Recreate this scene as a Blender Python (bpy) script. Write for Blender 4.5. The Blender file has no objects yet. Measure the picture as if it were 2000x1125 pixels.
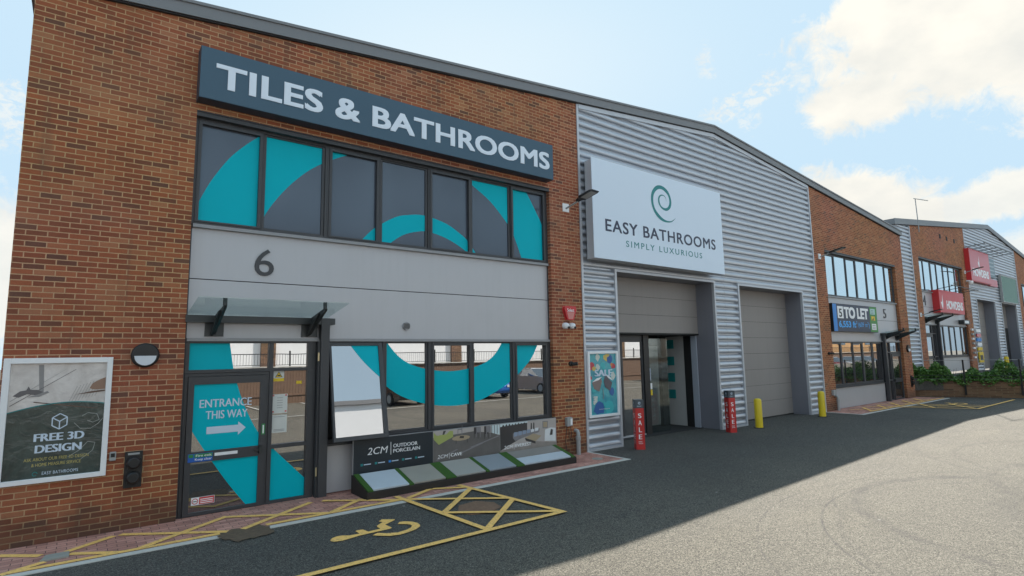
import bpy, bmesh, math, random
from mathutils import Vector, Matrix
random.seed(7)
C = bpy.context.scene.collection
SC = bpy.context.scene
R = math.radians

# ---------------------------------------------------------------- camera
cam = bpy.data.cameras.new('camera')
cam.sensor_width = 36.0
cam.lens = 19.596
cam.clip_start = 0.05
cam.clip_end = 3000
camo = bpy.data.objects.new('camera', cam)
C.objects.link(camo)
yaw, pit, rol = R(37.633), R(6.887), R(-1.0065)
Fw = Vector((math.sin(yaw)*math.cos(pit), math.cos(yaw)*math.cos(pit), math.sin(pit)))
Rt = Vector((math.cos(yaw), -math.sin(yaw), 0))
Up = Rt.cross(Fw)
Rt2 = Rt*math.cos(rol) + Up*math.sin(rol)
Up2 = -Rt*math.sin(rol) + Up*math.cos(rol)
M = Matrix((Rt2, Up2, -Fw)).transposed().to_4x4()
M.translation = Vector((0, -9.6, 2.288))
camo.matrix_world = M
SC.camera = camo

# ---------------------------------------------------------------- sun, sky, exposure
SUN = Vector((1.1, 0.5, 1.0)).normalized()
sun = bpy.data.lights.new('sun', 'SUN')
sun.energy = 2.3
sun.angle = R(0.5)
sun.color = (1.0, 0.93, 0.82)
suno = bpy.data.objects.new('sun', sun)
C.objects.link(suno)
suno.rotation_euler = (-SUN).to_track_quat('-Z', 'Y').to_euler()
suno.location = (40, 30, 60)

SC.view_settings.view_transform = 'Standard'
SC.view_settings.look = 'None'
SC.view_settings.exposure = 2.0
SC.view_settings.gamma = 1.0

world = bpy.data.worlds.new('World')
SC.world = world
world.use_nodes = True
nt = world.node_tree
nt.nodes.clear()


class N:
    """small node-graph helper"""
    def __init__(s, nt): s.nt = nt
    def new(s, t, **kw):
        n = s.nt.nodes.new(t)
        for k, v in kw.items(): setattr(n, k, v)
        return n
    def put(s, sock, v):
        if isinstance(v, bpy.types.NodeSocket): s.nt.links.new(v, sock)
        elif v is not None: sock.default_value = v
    def m(s, op, a, b=None, c=None, clamp=False):
        n = s.new('ShaderNodeMath', operation=op, use_clamp=clamp)
        s.put(n.inputs[0], a); s.put(n.inputs[1], b); s.put(n.inputs[2], c)
        return n.outputs[0]
    def ramp(s, f, stops, interp='LINEAR'):
        n = s.new('ShaderNodeValToRGB'); e = n.color_ramp.elements
        n.color_ramp.interpolation = interp
        while len(e) < len(stops): e.new(0.5)
        for i, (p, c) in enumerate(stops):
            e[i].position = p; e[i].color = (c[0], c[1], c[2], 1)
        s.put(n.inputs[0], f)
        return n.outputs[0]
    def mix(s, f, a, b, bt='MIX'):
        n = s.new('ShaderNodeMix', data_type='RGBA', blend_type=bt)
        s.put(n.inputs[0], f); s.put(n.inputs[6], a if isinstance(a, bpy.types.NodeSocket) else (*a[:3], 1))
        s.put(n.inputs[7], b if isinstance(b, bpy.types.NodeSocket) else (*b[:3], 1))
        return n.outputs[2]
    def noise(s, vec, scale, detail=4, rough=0.55, dist=0.0):
        n = s.new('ShaderNodeTexNoise')
        s.put(n.inputs['Vector'], vec); n.inputs['Scale'].default_value = scale
        n.inputs['Detail'].default_value = detail; n.inputs['Roughness'].default_value = rough
        n.inputs['Distortion'].default_value = dist
        return n.outputs['Fac']
    def xyz(s, x, y, z):
        n = s.new('ShaderNodeCombineXYZ'); s.put(n.inputs[0], x); s.put(n.inputs[1], y); s.put(n.inputs[2], z)
        return n.outputs[0]
    def sep(s, v):
        n = s.new('ShaderNodeSeparateXYZ'); s.put(n.inputs[0], v); return n.outputs
    def pos(s): return s.new('ShaderNodeNewGeometry').outputs['Position']


g = N(nt)
sky = g.new('ShaderNodeTexSky', sky_type='NISHITA')
sky.sun_disc = False
sky.sun_elevation = math.asin(SUN.z)
sky.sun_rotation = math.atan2(SUN.x, SUN.y)
sky.altitude = 50
sky.air_density = 1.0
sky.dust_density = 0.6
sky.ozone_density = 1.2
SKY = 0.15
skyc = g.mix(1.0, g.mix(1.0, sky.outputs[0], (SKY, SKY, SKY), 'MULTIPLY'), (.150, .202, .243), 'DARKEN')
dirv = g.new('ShaderNodeTexCoord').outputs['Generated']
dx, dy, dz = g.sep(dirv)
az = g.m('MULTIPLY', g.m('ARCTAN2', dx, dy), 57.2958)
el = g.m('MULTIPLY', g.m('ARCSINE', dz), 57.2958)
w1 = g.noise(g.xyz(az, el, 0), 0.42, 9, 0.68, 0.4)
w2 = g.noise(g.xyz(el, az, 3.0), 0.10, 5, 0.6)
w4 = g.noise(g.xyz(az, g.m('MULTIPLY', el, 1.5), 17.0), 1.1, 8, 0.7, .5)
warp = g.m('ADD', g.m('MULTIPLY', g.m('SUBTRACT', w1, 0.5), 1.5), g.m('MULTIPLY', g.m('SUBTRACT', w2, 0.5), 1.0))
mask = None
# cloud banks: azimuth, elevation, half sizes, tilt, strength (all degrees)
for (a, e, ra, re, tl, st) in [(79.5, 24.0, 11.8, 6.0, -6, 1.0), (71.5, 21.2, 4.8, 3.0, 0, 1.0), (74, 27.5, 5, 3, 0, 1.0), (86, 19, 8, 4, 0, .95), (70.5, 12.2, 7.5, 3.5, -12, 1.0), (80, 11.6, 6.5, 1.9, 8, .9),
                               (60.0, 22.8, 2.6, 1.1, 10, .6), (63.6, 23.8, 2.4, 1.1, 15, .6), (62.0, 21.4, 1.3, 1.5, 0, .4), (58.2, 27.2, 1.0, 1.5, 0, .45), (-8, 19.0, 8, 2.2, 0, .55), (-10, 7, 14, 5.5, 0, .9),
                               (82, 6.0, 8, 3.0, 0, .7),
                               (-150, 28, 26, 9, 5, .9), (120, 22, 16, 6, 0, .8), (-95, 16, 24, 7, 0, .8), (210, 45, 22, 8, 20, .6), (170, 55, 20, 9, 0, .5)]:
    t = R(tl)
    da = g.m('SUBTRACT', az, a)
    if a > 180 or a < -90 or a > 100:
        da = g.m('SUBTRACT', g.m('MODULO', g.m('ADD', da, 900.0), 360.0), 180.0)
    de = g.m('SUBTRACT', el, e)
    u = g.m('ADD', g.m('MULTIPLY', da, math.cos(t)/ra), g.m('MULTIPLY', de, math.sin(t)/ra))
    v = g.m('ADD', g.m('MULTIPLY', da, -math.sin(t)/re), g.m('MULTIPLY', de, math.cos(t)/re))
    d = g.m('SQRT', g.m('ADD', g.m('MULTIPLY', u, u), g.m('MULTIPLY', v, v)))
    d = g.m('ADD', d, g.m('MULTIPLY', warp, -1.0 if st > .6 else -1.9))
    b = g.m('MULTIPLY', g.m('SMOOTH_MIN', g.m('MAXIMUM', g.m('MULTIPLY', g.m('SUBTRACT', 1.12, d), 2.7), 0.0), 1.0, 0.2), st, clamp=True)
    if st <= .6 and -20 < a < 100: b = g.m('MULTIPLY', b, g.m('MULTIPLY', g.m('SUBTRACT', w4, 0.44), 7.0, clamp=True))
    mask = b if mask is None else g.m('MAXIMUM', mask, b)
w3 = g.noise(g.xyz(az, g.m('MULTIPLY', el, 1.6), 9.0), 0.16, 5, 0.55)
cl = g.mix(g.m('MULTIPLY', g.m('SUBTRACT', w3, 0.33), 3.0, clamp=True), (0.216, 0.216, 0.204), (0.262, 0.253, 0.229))
hu = g.m('MULTIPLY', g.m('SUBTRACT', az, 33.0), 1/24.0); hv = g.m('MULTIPLY', g.m('SUBTRACT', el, 28.0), 1/9.0)
veil = g.m('MULTIPLY', g.m('EXPONENT', g.m('MULTIPLY', g.m('ADD', g.m('MULTIPLY', hu, hu), g.m('MULTIPLY', hv, hv)), -1.0)), .62)
skyc = g.mix(veil, skyc, (.216, .243, .254))
fin = g.mix(mask, skyc, cl)
bg = g.new('ShaderNodeBackground')
g.put(bg.inputs[0], fin)
bg.inputs[1].default_value = 1.0
out = g.new('ShaderNodeOutputWorld')
nt.links.new(bg.outputs[0], out.inputs[0])

# ---------------------------------------------------------------- materials
MATS = {}


def principled(name):
    m = bpy.data.materials.new(name); m.use_nodes = True
    g = N(m.node_tree)
    return m, g, m.node_tree.nodes['Principled BSDF']


def bump(g, bs, h, strength=0.3, dist=0.01):
    b = g.new('ShaderNodeBump'); b.inputs['Strength'].default_value = strength
    b.inputs['Distance'].default_value = dist
    g.put(b.inputs['Height'], h); g.nt.links.new(b.outputs[0], bs.inputs['Normal'])


def flat(name, col, rough=0.6, metal=0.0, var=0.08, vs=3.0, bmp=0.0, bs_=60, coat=0.0, spec=None, streak=0.0):
    if name in MATS: return MATS[name]
    m, g, b = principled(name)
    p = g.new('ShaderNodeTexCoord').outputs['Object']
    n = g.noise(p, vs, 6, 0.6)
    k = g.m('ADD', g.m('MULTIPLY', g.m('SUBTRACT', n, 0.5), 2*var), 1.0)
    kc = g.xyz(k, k, k)
    c = g.mix(1.0, (*col, 1), kc, 'MULTIPLY')
    g.put(b.inputs['Base Color'], c)
    g.put(b.inputs['Roughness'], g.m('ADD', g.m('MULTIPLY', g.m('SUBTRACT', n, 0.5), 0.15), rough, clamp=True))
    if streak:
        px_, py_, pz_ = g.sep(g.pos())
        sn = g.noise(g.xyz(g.m('MULTIPLY', px_, 3.0), g.m('MULTIPLY', py_, 3.0), g.m('MULTIPLY', pz_, .22)), 1.6, 7, .72)
        c = g.mix(g.m('MULTIPLY', g.m('MULTIPLY', g.m('SUBTRACT', sn, .47), 4.0, clamp=True), streak), c, (.10, .095, .085))
        g.put(b.inputs['Base Color'], c)
    b.inputs['Metallic'].default_value = metal
    if coat: b.inputs['Coat Weight'].default_value = coat; b.inputs['Coat Roughness'].default_value = 0.05
    if spec is not None: b.inputs['Specular IOR Level'].default_value = spec
    if bmp: bump(g, b, g.noise(p, bs_, 3), bmp, 0.004)
    MATS[name] = m
    return m


def brick_mat(name, cols, mortar, soil=True):
    m, g, b = principled(name)
    x, y, z = g.sep(g.pos())
    u = g.m('ADD', x, y)
    wob = g.noise(g.xyz(u, z, 0), 9.0, 3)
    u2 = g.m('ADD', u, g.m('MULTIPLY', g.m('SUBTRACT', wob, .5), .008))
    z2 = g.m('ADD', z, g.m('MULTIPLY', g.m('SUBTRACT', g.noise(g.xyz(u, z, 7), 11.0, 3), .5), .006))
    t = g.new('ShaderNodeTexBrick')
    g.put(t.inputs['Vector'], g.xyz(u2, z2, 0))
    t.inputs['Color1'].default_value = (0, 0, 0, 1); t.inputs['Color2'].default_value = (1, 1, 1, 1)
    t.inputs['Mortar'].default_value = (0, 0, 0, 1)
    t.inputs['Scale'].default_value = 1.0
    t.inputs['Brick Width'].default_value = 0.225; t.inputs['Row Height'].default_value = 0.075
    t.inputs['Mortar Size'].default_value = 0.0078; t.inputs['Mortar Smooth'].default_value = 0.25
    t.inputs['Bias'].default_value = 0.0
    bc = g.ramp(t.outputs['Color'], cols)
    face = g.noise(g.xyz(u, z, 0), 55.0, 5, 0.7)
    blot = g.noise(g.xyz(u, z, 1), 1.1, 5, 0.6)
    k = g.m('MULTIPLY', g.m('ADD', g.m('MULTIPLY', face, 0.7), 0.65), g.m('ADD', g.m('MULTIPLY', blot, 0.5), 0.75))
    bc = g.mix(1.0, bc, g.xyz(k, k, k), 'MULTIPLY')
    mc = g.mix(1.0, mortar, g.xyz(k, k, k), 'MULTIPLY')
    c = g.mix(t.outputs['Fac'], bc, mc)
    tone = g.noise(g.xyz(u, z, 21), .28, 3, .5)
    c = g.mix(g.m('MULTIPLY', g.m('SUBTRACT', tone, .42), 3.5, clamp=True), g.mix(1, c, (1.03, 1.02, .86), 'MULTIPLY'), g.mix(1, c, (1.06, .96, 1.06), 'MULTIPLY'))
    streak = g.noise(g.xyz(g.m('MULTIPLY', u, 5.0), g.m('MULTIPLY', z, .45), 33), 1.0, 5, .6)
    c = g.mix(g.m('MULTIPLY', g.m('SUBTRACT', streak, .56), 2.2, clamp=True), c, (.10, .065, .045))
    if soil:   # splash staining on the lowest courses with an uneven upper edge, pale lime bloom high up
        s_ = g.m('ADD', z, g.m('MULTIPLY', g.noise(g.xyz(u, z, 4), 3.0, 5), -0.55))
        f = g.m('SUBTRACT', 1.0, g.m('MULTIPLY', g.m('ADD', s_, 0.1), 3.0), clamp=True)
        c = g.mix(g.m('MULTIPLY', f, 0.55), c, (0.035, 0.035, 0.028))
        e = g.m('MULTIPLY', g.m('SUBTRACT', g.noise(g.xyz(u, g.m('MULTIPLY', z, 1.4), 12), 0.55, 6, .65), 0.5), 3.0, clamp=True)
        c = g.mix(g.m('MULTIPLY', e, 0.35), c, (0.30, 0.19, 0.13))
    g.put(b.inputs['Base Color'], c)
    b.inputs['Roughness'].default_value = 0.9
    h = g.m('ADD', g.m('SUBTRACT', 1.0, t.outputs['Fac']), g.m('MULTIPLY', face, 0.35))
    bump(g, b, h, 0.8, 0.006)
    MATS[name] = m
    return m


BRICK = brick_mat('orange_red_brick', [(0.0, (0.125, 0.056, 0.040)), (0.05, (0.155, 0.060, 0.038)), (0.11, (0.19, 0.062, 0.033)), (0.5, (0.27, 0.080, 0.040)), (0.8, (0.315, 0.100, 0.047)), (1.0, (0.345, 0.145, 0.078))], (0.47, 0.30, 0.18))
BRICK2 = brick_mat('brown_garden_brick', [(0, (.10, .06, .04)), (.5, (.16, .09, .055)), (1, (.21, .125, .08))], (.2, .15, .1), False)


def asphalt():
    m, g, b = principled('asphalt')
    p = g.pos(); x, y, z = g.sep(p)
    v = g.new('ShaderNodeTexVoronoi'); g.put(v.inputs['Vector'], p); v.inputs['Scale'].default_value = 95
    r = g.sep(v.outputs['Color'])[0]
    st = g.ramp(r, [(0, (.030, .029, .027)), (.40, (.105, .099, .088)), (.8, (.165, .155, .137)), (1, (.27, .255, .225))])
    fine = g.noise(p, 160, 4, .7)
    big = g.noise(p, .35, 6, .6)
    k = g.m('MULTIPLY', g.m('ADD', g.m('MULTIPLY', fine, .9), .55), g.m('ADD', g.m('MULTIPLY', big, .6), .70))
    c = g.mix(1, st, g.xyz(k, k, k), 'MULTIPLY')
    # sun and shade painted in: dark by the buildings, warm pale beyond, uneven edge
    wz = g.m('ADD', g.m('MULTIPLY', y, -1.0), g.m('MULTIPLY', g.noise(p, .5, 4), 3.0))
    sunlit = g.m('MULTIPLY', g.m('SUBTRACT', wz, 4.0), .35, clamp=True)
    c = g.mix(sunlit, g.mix(1, c, (.66, .67, .68), 'MULTIPLY'), g.mix(1, c, (.94, .91, .83), 'MULTIPLY'))
    # tyre scrub marks: arcs of turning vehicles
    st1 = g.noise(p, .8, 6, .7, .8)
    c = g.mix(g.m('MULTIPLY', g.m('SUBTRACT', st1, .60), 3.0, clamp=True), c, g.mix(1, c, (.55, .54, .55), 'MULTIPLY'))
    st2 = g.noise(g.xyz(g.m('MULTIPLY', x, .25), y, 5.0), 1.3, 5, .65)
    c = g.mix(g.m('MULTIPLY', g.m('SUBTRACT', st2, .55), 2.5, clamp=True), c, g.mix(1, c, (1.22, 1.2, 1.14), 'MULTIPLY'))
    v2 = g.new('ShaderNodeTexVoronoi'); g.put(v2.inputs['Vector'], p); v2.inputs['Scale'].default_value = 2.2
    spot = g.m('MULTIPLY', g.m('LESS_THAN', v2.outputs['Distance'], .045), g.m('GREATER_THAN', g.sep(v2.outputs['Color'])[1], .72))
    c = g.mix(g.m('MULTIPLY', spot, .75), c, (.42, .41, .38))
    v3 = g.new('ShaderNodeTexVoronoi', feature='DISTANCE_TO_EDGE'); g.put(v3.inputs['Vector'], g.xyz(g.m('ADD', x, g.m('MULTIPLY', g.noise(p, 1.2, 5, .7), 1.2)), g.m('ADD', y, g.m('MULTIPLY', g.noise(g.xyz(y, x, 3), 1.5, 5, .7), 1.0)), 0)); v3.inputs['Scale'].default_value = .16
    crack = g.m('MULTIPLY', g.m('LESS_THAN', v3.outputs['Distance'], .0011), g.m('GREATER_THAN', g.noise(p, .4, 2), .5))
    c = g.mix(g.m('MULTIPLY', crack, .6), c, (.03, .029, .028))
    marks = None
    dn = g.m('MULTIPLY', g.m('SUBTRACT', g.noise(p, 1.6, 3), .5), .05)
    br = g.noise(p, 2.2, 4, .7)
    for (cx, cy, rr, w, s_) in [(9.9, -9.7, 4.22, .028, 1.0), (9.3, -9.9, 4.9, .022, .8), (9.75, -9.75, 4.0, .07, .4), (10.6, -8.4, 2.85, .17, .7), (10.7, -8.4, 3.2, .03, .55), (11.4, -9.9, 2.7, .5, .42), (13.6, -10.2, 3.6, .22, .55), (17.5, -9.5, 5.2, .10, .45), (16.2, -8.8, 3.4, .12, .4), (22, -9, 4.0, .1, .3), (6.0, -9.0, 2.6, .05, .25)]:
        ddx = g.m('SUBTRACT', x, cx); ddy = g.m('SUBTRACT', y, cy)
        d = g.m('SQRT', g.m('ADD', g.m('MULTIPLY', ddx, ddx), g.m('MULTIPLY', ddy, ddy)))
        d = g.m('ABSOLUTE', g.m('ADD', g.m('SUBTRACT', d, rr), dn))
        f = g.m('MULTIPLY', g.m('SUBTRACT', 1.0, g.m('DIVIDE', d, w), clamp=True), s_)
        marks = f if marks is None else g.m('MAXIMUM', marks, f)
    marks = g.m('MULTIPLY', marks, g.m('MULTIPLY', g.m('SUBTRACT', br, .3), 3.0, clamp=True))
    c = g.mix(marks, c, (.045, .042, .042))
    g.put(b.inputs['Base Color'], c)
    g.put(b.inputs['Roughness'], g.m('ADD', g.m('MULTIPLY', fine, .2), .72))
    b.inputs['Specular IOR Level'].default_value = .35
    bump(g, b, g.m('ADD', r, fine), .7, .006)
    return m


ASPH = asphalt()


def paver_mat():
    m, g, b = principled('block_paving')
    x, y, z = g.sep(g.pos())
    t = g.new('ShaderNodeTexBrick'); g.put(t.inputs['Vector'], g.xyz(x, y, 0))
    t.inputs['Scale'].default_value = 1; t.inputs['Brick Width'].default_value = .2; t.inputs['Row Height'].default_value = .1
    t.inputs['Mortar Size'].default_value = .004; t.inputs['Mortar Smooth'].default_value = .3
    t.inputs['Color1'].default_value = (0, 0, 0, 1); t.inputs['Color2'].default_value = (1, 1, 1, 1)
    c = g.ramp(t.outputs['Color'], [(0, (.38, .18, .145)), (.5, (.50, .245, .195)), (1, (.60, .31, .25))])
    k = g.m('ADD', g.m('MULTIPLY', g.noise(g.pos(), 1.4, 7, .7), .9), .5)
    c = g.mix(1, c, g.xyz(k, k, k), 'MULTIPLY')
    c = g.mix(t.outputs['Fac'], c, (.06, .05, .04))
    g.put(b.inputs['Base Color'], c); b.inputs['Roughness'].default_value = .9
    bump(g, b, g.m('SUBTRACT', 1, t.outputs['Fac']), .6, .005)
    return m


PAVE = paver_mat()


def paint_mat(name, col, wear=.5):
    m, g, b = principled(name)
    p = g.pos()
    n = g.noise(p, 30, 6, .75); n2 = g.noise(p, 2.5, 4, .6)
    f = g.m('MULTIPLY', g.m('SUBTRACT', g.m('ADD', n, g.m('MULTIPLY', n2, .35)), .72 - .12*wear), 6, clamp=True)
    c = g.mix(g.m('MULTIPLY', f, wear), (*col, 1), (.14, .12, .09))
    k = g.m('ADD', g.m('MULTIPLY', n2, .3), .85)
    c = g.mix(1, c, g.xyz(k, k, k), 'MULTIPLY')
    g.put(b.inputs['Base Color'], c); b.inputs['Roughness'].default_value = .8
    MATS[name] = m
    return m


YPAINT = paint_mat('yellow_line_paint', (.95, .57, .165), .5)
WPAINT = paint_mat('white_line_paint', (.62, .62, .60), .5)


def glass_mat(name, tint, refl, dark, rough=0.0, wave=0.0):
    """window glazing: a mirror-like reflection over what little is seen inside"""
    m = bpy.data.materials.new(name); m.use_nodes = True
    g = N(m.node_tree); g.nt.nodes.clear()
    gl = g.new('ShaderNodeBsdfGlossy'); gl.inputs[0].default_value = (*tint, 1); gl.inputs[1].default_value = rough
    df = g.new('ShaderNodeBsdfDiffuse'); df.inputs[0].default_value = (*dark, 1)
    if wave:
        bp = g.new('ShaderNodeBump'); bp.inputs['Strength'].default_value = wave; bp.inputs['Distance'].default_value = .01
        g.put(bp.inputs['Height'], g.noise(g.pos(), .9, 2)); g.nt.links.new(bp.outputs[0], gl.inputs['Normal'])
    mx = g.new('ShaderNodeMixShader'); g.put(mx.inputs[0], g.m('ADD', g.m('MULTIPLY', g.noise(g.pos(), .5, 3), .1), refl - .05))
    g.nt.links.new(df.outputs[0], mx.inputs[1]); g.nt.links.new(gl.outputs[0], mx.inputs[2])
    o = g.new('ShaderNodeOutputMaterial'); g.nt.links.new(mx.outputs[0], o.inputs[0])
    MATS[name] = m
    return m


GLASS = glass_mat('window_glass', (.98, .97, .98), .52, (.022, .022, .024), 0, .05)
GLASS_D = glass_mat('dark_door_glass', (.95, .97, 1), .34, (.016, .017, .018), 0, .04)
FILM = glass_mat('charcoal_window_film', (.85, .93, 1), .075, (.062, .074, .100), .10, .05)
TEAL = flat('teal_window_vinyl', (.0, .44, .54), .35, var=.03, spec=.12)
FRAME = flat('anthracite_frame', (.046, .048, .054), .45, var=.12, vs=5)
PANEL = flat('silver_grey_panel', (.45, .455, .48), .34, .15, var=.04, vs=1.2, streak=.05)
TRIMG = flat('mid_grey_trim', (.26, .265, .28), .4, .1)
SILV = flat('silver_cladding', (.49, .52, .57), .36, .55, var=.06, vs=.8)
FLASH = flat('silver_flashing', (.50, .52, .56), .42, .3, var=.06)
ROOF = flat('grey_roof_fascia', (.19, .195, .205), .5, .1, var=.08, vs=.6)
SOFF = flat('dark_soffit', (.02, .02, .022), .7)
RDOOR = flat('grey_sectional_door', (.27, .25, .24), .5, .0, var=.07, vs=.9, streak=.12)
REVEAL = flat('grey_reveal_panel', (.21, .215, .25), .45, .1, var=.06, streak=.12)
BLACK = flat('black_metal', (.018, .018, .019), .45)
RUBBER = flat('black_rubber', (.012, .012, .012), .7)
WHITE = flat('white_paint', (.80, .81, .83), .4, var=.04)
OFFW = flat('offwhite_board', (.42, .43, .43), .6, var=.05)
SIGNBL = flat('slate_blue_sign', (.066, .120, .170), .6, var=.05, vs=.8, spec=.3)
SIGNBS = flat('dark_sign_edge', (.03, .045, .07), .5)
LETT = flat('pale_sign_letters', (.56, .66, .78), .45, var=.03)
LETW = flat('white_sign_letters', (.72, .80, .90), .5, var=.02)
SIGNW = flat('white_sign_face', (.66, .76, .88), .38, var=.03, vs=.5)
SIGNE = flat('sign_box_edge', (.50, .51, .54), .5)
NAVY = flat('navy_letters', (.035, .045, .085), .5)
TEALI = flat('teal_ink', (.012, .21, .22), .5)
RED = flat('red_sign', (.56, .03, .035), .4)
REDP = flat('red_sale_wrap', (.52, .032, .03), .38)
PINK = flat('faded_red_face', (.55, .10, .11), .35)
YEL = flat('yellow_bollard_paint', (.74, .55, .012), .4, var=.08, streak=.25)
CONC = flat('concrete_kerb', (.55, .54, .50), .9, var=.2, vs=6, bmp=.3)
COVER = flat('grey_access_cover', (.30, .30, .27), .85, var=.2, vs=8)
RUST = flat('rusty_brown_iron', (.20, .118, .075), .95, var=.5, vs=14, bmp=.4)
GRASS = flat('artificial_turf', (.035, .10, .012), .9, var=.35, vs=60, bmp=.6, bs_=200)
TRAY = flat('black_display_tray', (.022, .018, .016), .75, var=.3, vs=8)
PLAST = flat('grey_plastic', (.33, .34, .34), .5)
BLUE = flat('to_let_blue', (.02, .22, .62), .45)
DKBLUE = flat('to_let_navy', (.014, .028, .065), .45)
GREEN = flat('to_let_green', (.05, .24, .05), .5)
STEEL = flat('dark_steel', (.05, .055, .058), .4, .4)
LEAF = None


def leaf_mat():
    m, g, b = principled('hedge_leaves')
    p = g.pos(); n = g.noise(p, 6, 4); r = g.new('ShaderNodeObjectInfo')
    n2 = g.noise(p, 40, 2)
    c = g.ramp(g.m('ADD', g.m('MULTIPLY', n, .6), g.m('MULTIPLY', n2, .4)), [(.3, (.03, .08, .016)), (.5, (.085, .20, .035)), (.7, (.20, .34, .08))])
    g.put(b.inputs['Base Color'], c); b.inputs['Roughness'].default_value = .5
    return m


LEAF = leaf_mat()


def canopy_mat():
    m = bpy.data.materials.new('clear_canopy_glass'); m.use_nodes = True
    g = N(m.node_tree); g.nt.nodes.clear()
    tr = g.new('ShaderNodeBsdfTransparent'); tr.inputs[0].default_value = (.86, .91, .90, 1)
    gl = g.new('ShaderNodeBsdfGlossy'); gl.inputs[1].default_value = .05; gl.inputs[0].default_value = (.8, .85, .85, 1)
    mx = g.new('ShaderNodeMixShader'); mx.inputs[0].default_value = .09
    g.nt.links.new(tr.outputs[0], mx.inputs[1]); g.nt.links.new(gl.outputs[0], mx.inputs[2])
    o = g.new('ShaderNodeOutputMaterial'); g.nt.links.new(mx.outputs[0], o.inputs[0])
    return m


CGLASS = canopy_mat()


def sunpic(name, top, bottom):
    m, g, b = principled(name)
    p = g.pos()
    n = g.noise(p, 3.5, 6, .7, .6)
    g.put(b.inputs['Base Color'], g.ramp(n, [(.3, bottom), (.7, top)]))
    b.inputs['Roughness'].default_value = .3
    b.inputs['Coat Weight'].default_value = .8; b.inputs['Coat Roughness'].default_value = .06
    bp = g.new('ShaderNodeBump'); bp.inputs['Strength'].default_value = .8; bp.inputs['Distance'].default_value = .03
    g.put(bp.inputs['Height'], g.noise(p, 4.0, 4, .5, 1.5)); g.nt.links.new(bp.outputs[0], b.inputs['Coat Normal'])
    return m


# ---------------------------------------------------------------- object helpers
def tag(o, label=None, cat=None, group=None, kind=None):
    if label: o['label'] = label
    if cat: o['category'] = cat
    if group: o['group'] = group
    if kind: o['kind'] = kind
    return o


def thing(name, label, cat, loc=(0, 0, 0), rz=0, group=None):
    o = bpy.data.objects.new(name, None); C.objects.link(o)
    o.location = loc; o.rotation_euler = (0, 0, rz); o.empty_display_size = .3
    return tag(o, label, cat, group)


def wloc(o):
    l = Vector((0, 0, 0))
    while o: l = l + Vector(o.location); o = o.parent
    return l


class MB:
    def __init__(s): s.v = []; s.f = []; s.fm = []; s.ms = []; s.sm = []
    def mi(s, m):
        if m not in s.ms: s.ms.append(m)
        return s.ms.index(m)
    def add(s, vs, fs, m, smooth=False):
        o = len(s.v); s.v += [tuple(v) for v in vs]; i = s.mi(m)
        for f in fs: s.f.append([k+o for k in f]); s.fm.append(i); s.sm.append(smooth)
        return s
    def box(s, x0, x1, y0, y1, z0, z1, m):
        vs = [(x, y, z) for x in (x0, x1) for y in (y0, y1) for z in (z0, z1)]
        return s.add(vs, [(0, 1, 3, 2), (4, 6, 7, 5), (0, 4, 5, 1), (2, 3, 7, 6), (0, 2, 6, 4), (1, 5, 7, 3)], m)
    def prism(s, P, m, y0, y1, ax='y'):
        """extrude polygon P (x,z) between y0 and y1 (or (x,y) polygon between z0,z1 when ax='z', (y,z) along x when ax='x')"""
        n = len(P)
        f = {'y': lambda a, b, t: (a, t, b), 'z': lambda a, b, t: (a, b, t), 'x': lambda a, b, t: (t, a, b)}[ax]
        vs = [f(a, b, y0) for a, b in P] + [f(a, b, y1) for a, b in P]
        fs = [tuple(range(n)), tuple(range(2*n-1, n-1, -1))] + [(i, (i+1) % n, n+(i+1) % n, n+i) for i in range(n)]
        return s.add(vs, fs, m)
    def sheet(s, P, m, y, ax='y'):
        f = {'y': lambda a, b: (a, y, b), 'z': lambda a, b: (a, b, y)}[ax]
        return s.add([f(a, b) for a, b in P], [tuple(range(len(P)))], m)
    def ring(s, o, i, m, y0, y1):
        """rectangular frame outer (x0,x1,z0,z1), inner same"""
        s.box(o[0], i[0], y0, y1, o[2], o[3], m); s.box(i[1], o[1], y0, y1, o[2], o[3], m)
        s.box(i[0], i[1], y0, y1, o[2], i[2], m); s.box(i[0], i[1], y0, y1, i[3], o[3], m)
        return s
    def tube(s, pts, r, m, n=10, caps=True, smooth=True):
        pts = [Vector(p) for p in pts]; rs = r if isinstance(r, (list, tuple)) else [r]*len(pts)
        vs = []; fs = []; up = None
        for i, p in enumerate(pts):
            t = (pts[min(i+1, len(pts)-1)] - pts[max(i-1, 0)]).normalized()
            if up is None: up = Vector((0, 0, 1)) if abs(t.z) < .9 else Vector((0, 1, 0))
            a = t.cross(up).normalized(); b = a.cross(t).normalized(); up = b
            for k in range(n):
                q = 2*math.pi*k/n
                vs.append(p + (a*math.cos(q) + b*math.sin(q))*rs[i])
        for i in range(len(pts)-1):
            for k in range(n): fs.append((i*n+k, i*n+(k+1) % n, (i+1)*n+(k+1) % n, (i+1)*n+k))
        s.add(vs, fs, m, smooth)
        if caps: s.add(vs[:n], [tuple(range(n))], m); s.add(vs[-n:], [tuple(range(n-1, -1, -1))], m)
        return s
    def build(s, name, parent=None, local=False, label=None, bevel=0):
        me = bpy.data.meshes.new(name)
        off = Vector((0, 0, 0)) if (local or parent is None) else wloc(parent)
        me.from_pydata([tuple(Vector(v)-off) for v in s.v], [], s.f)
        for m in s.ms: me.materials.append(m)
        for p, i, q in zip(me.polygons, s.fm, s.sm): p.material_index = i; p.use_smooth = q
        me.update()
        o = bpy.data.objects.new(name, me); C.objects.link(o)
        if parent: o.parent = parent
        if label: o['label'] = label
        if bevel:
            b = o.modifiers.new('bevel', 'BEVEL'); b.width = bevel; b.segments = 2; b.limit_method = 'ANGLE'
        return o


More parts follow.
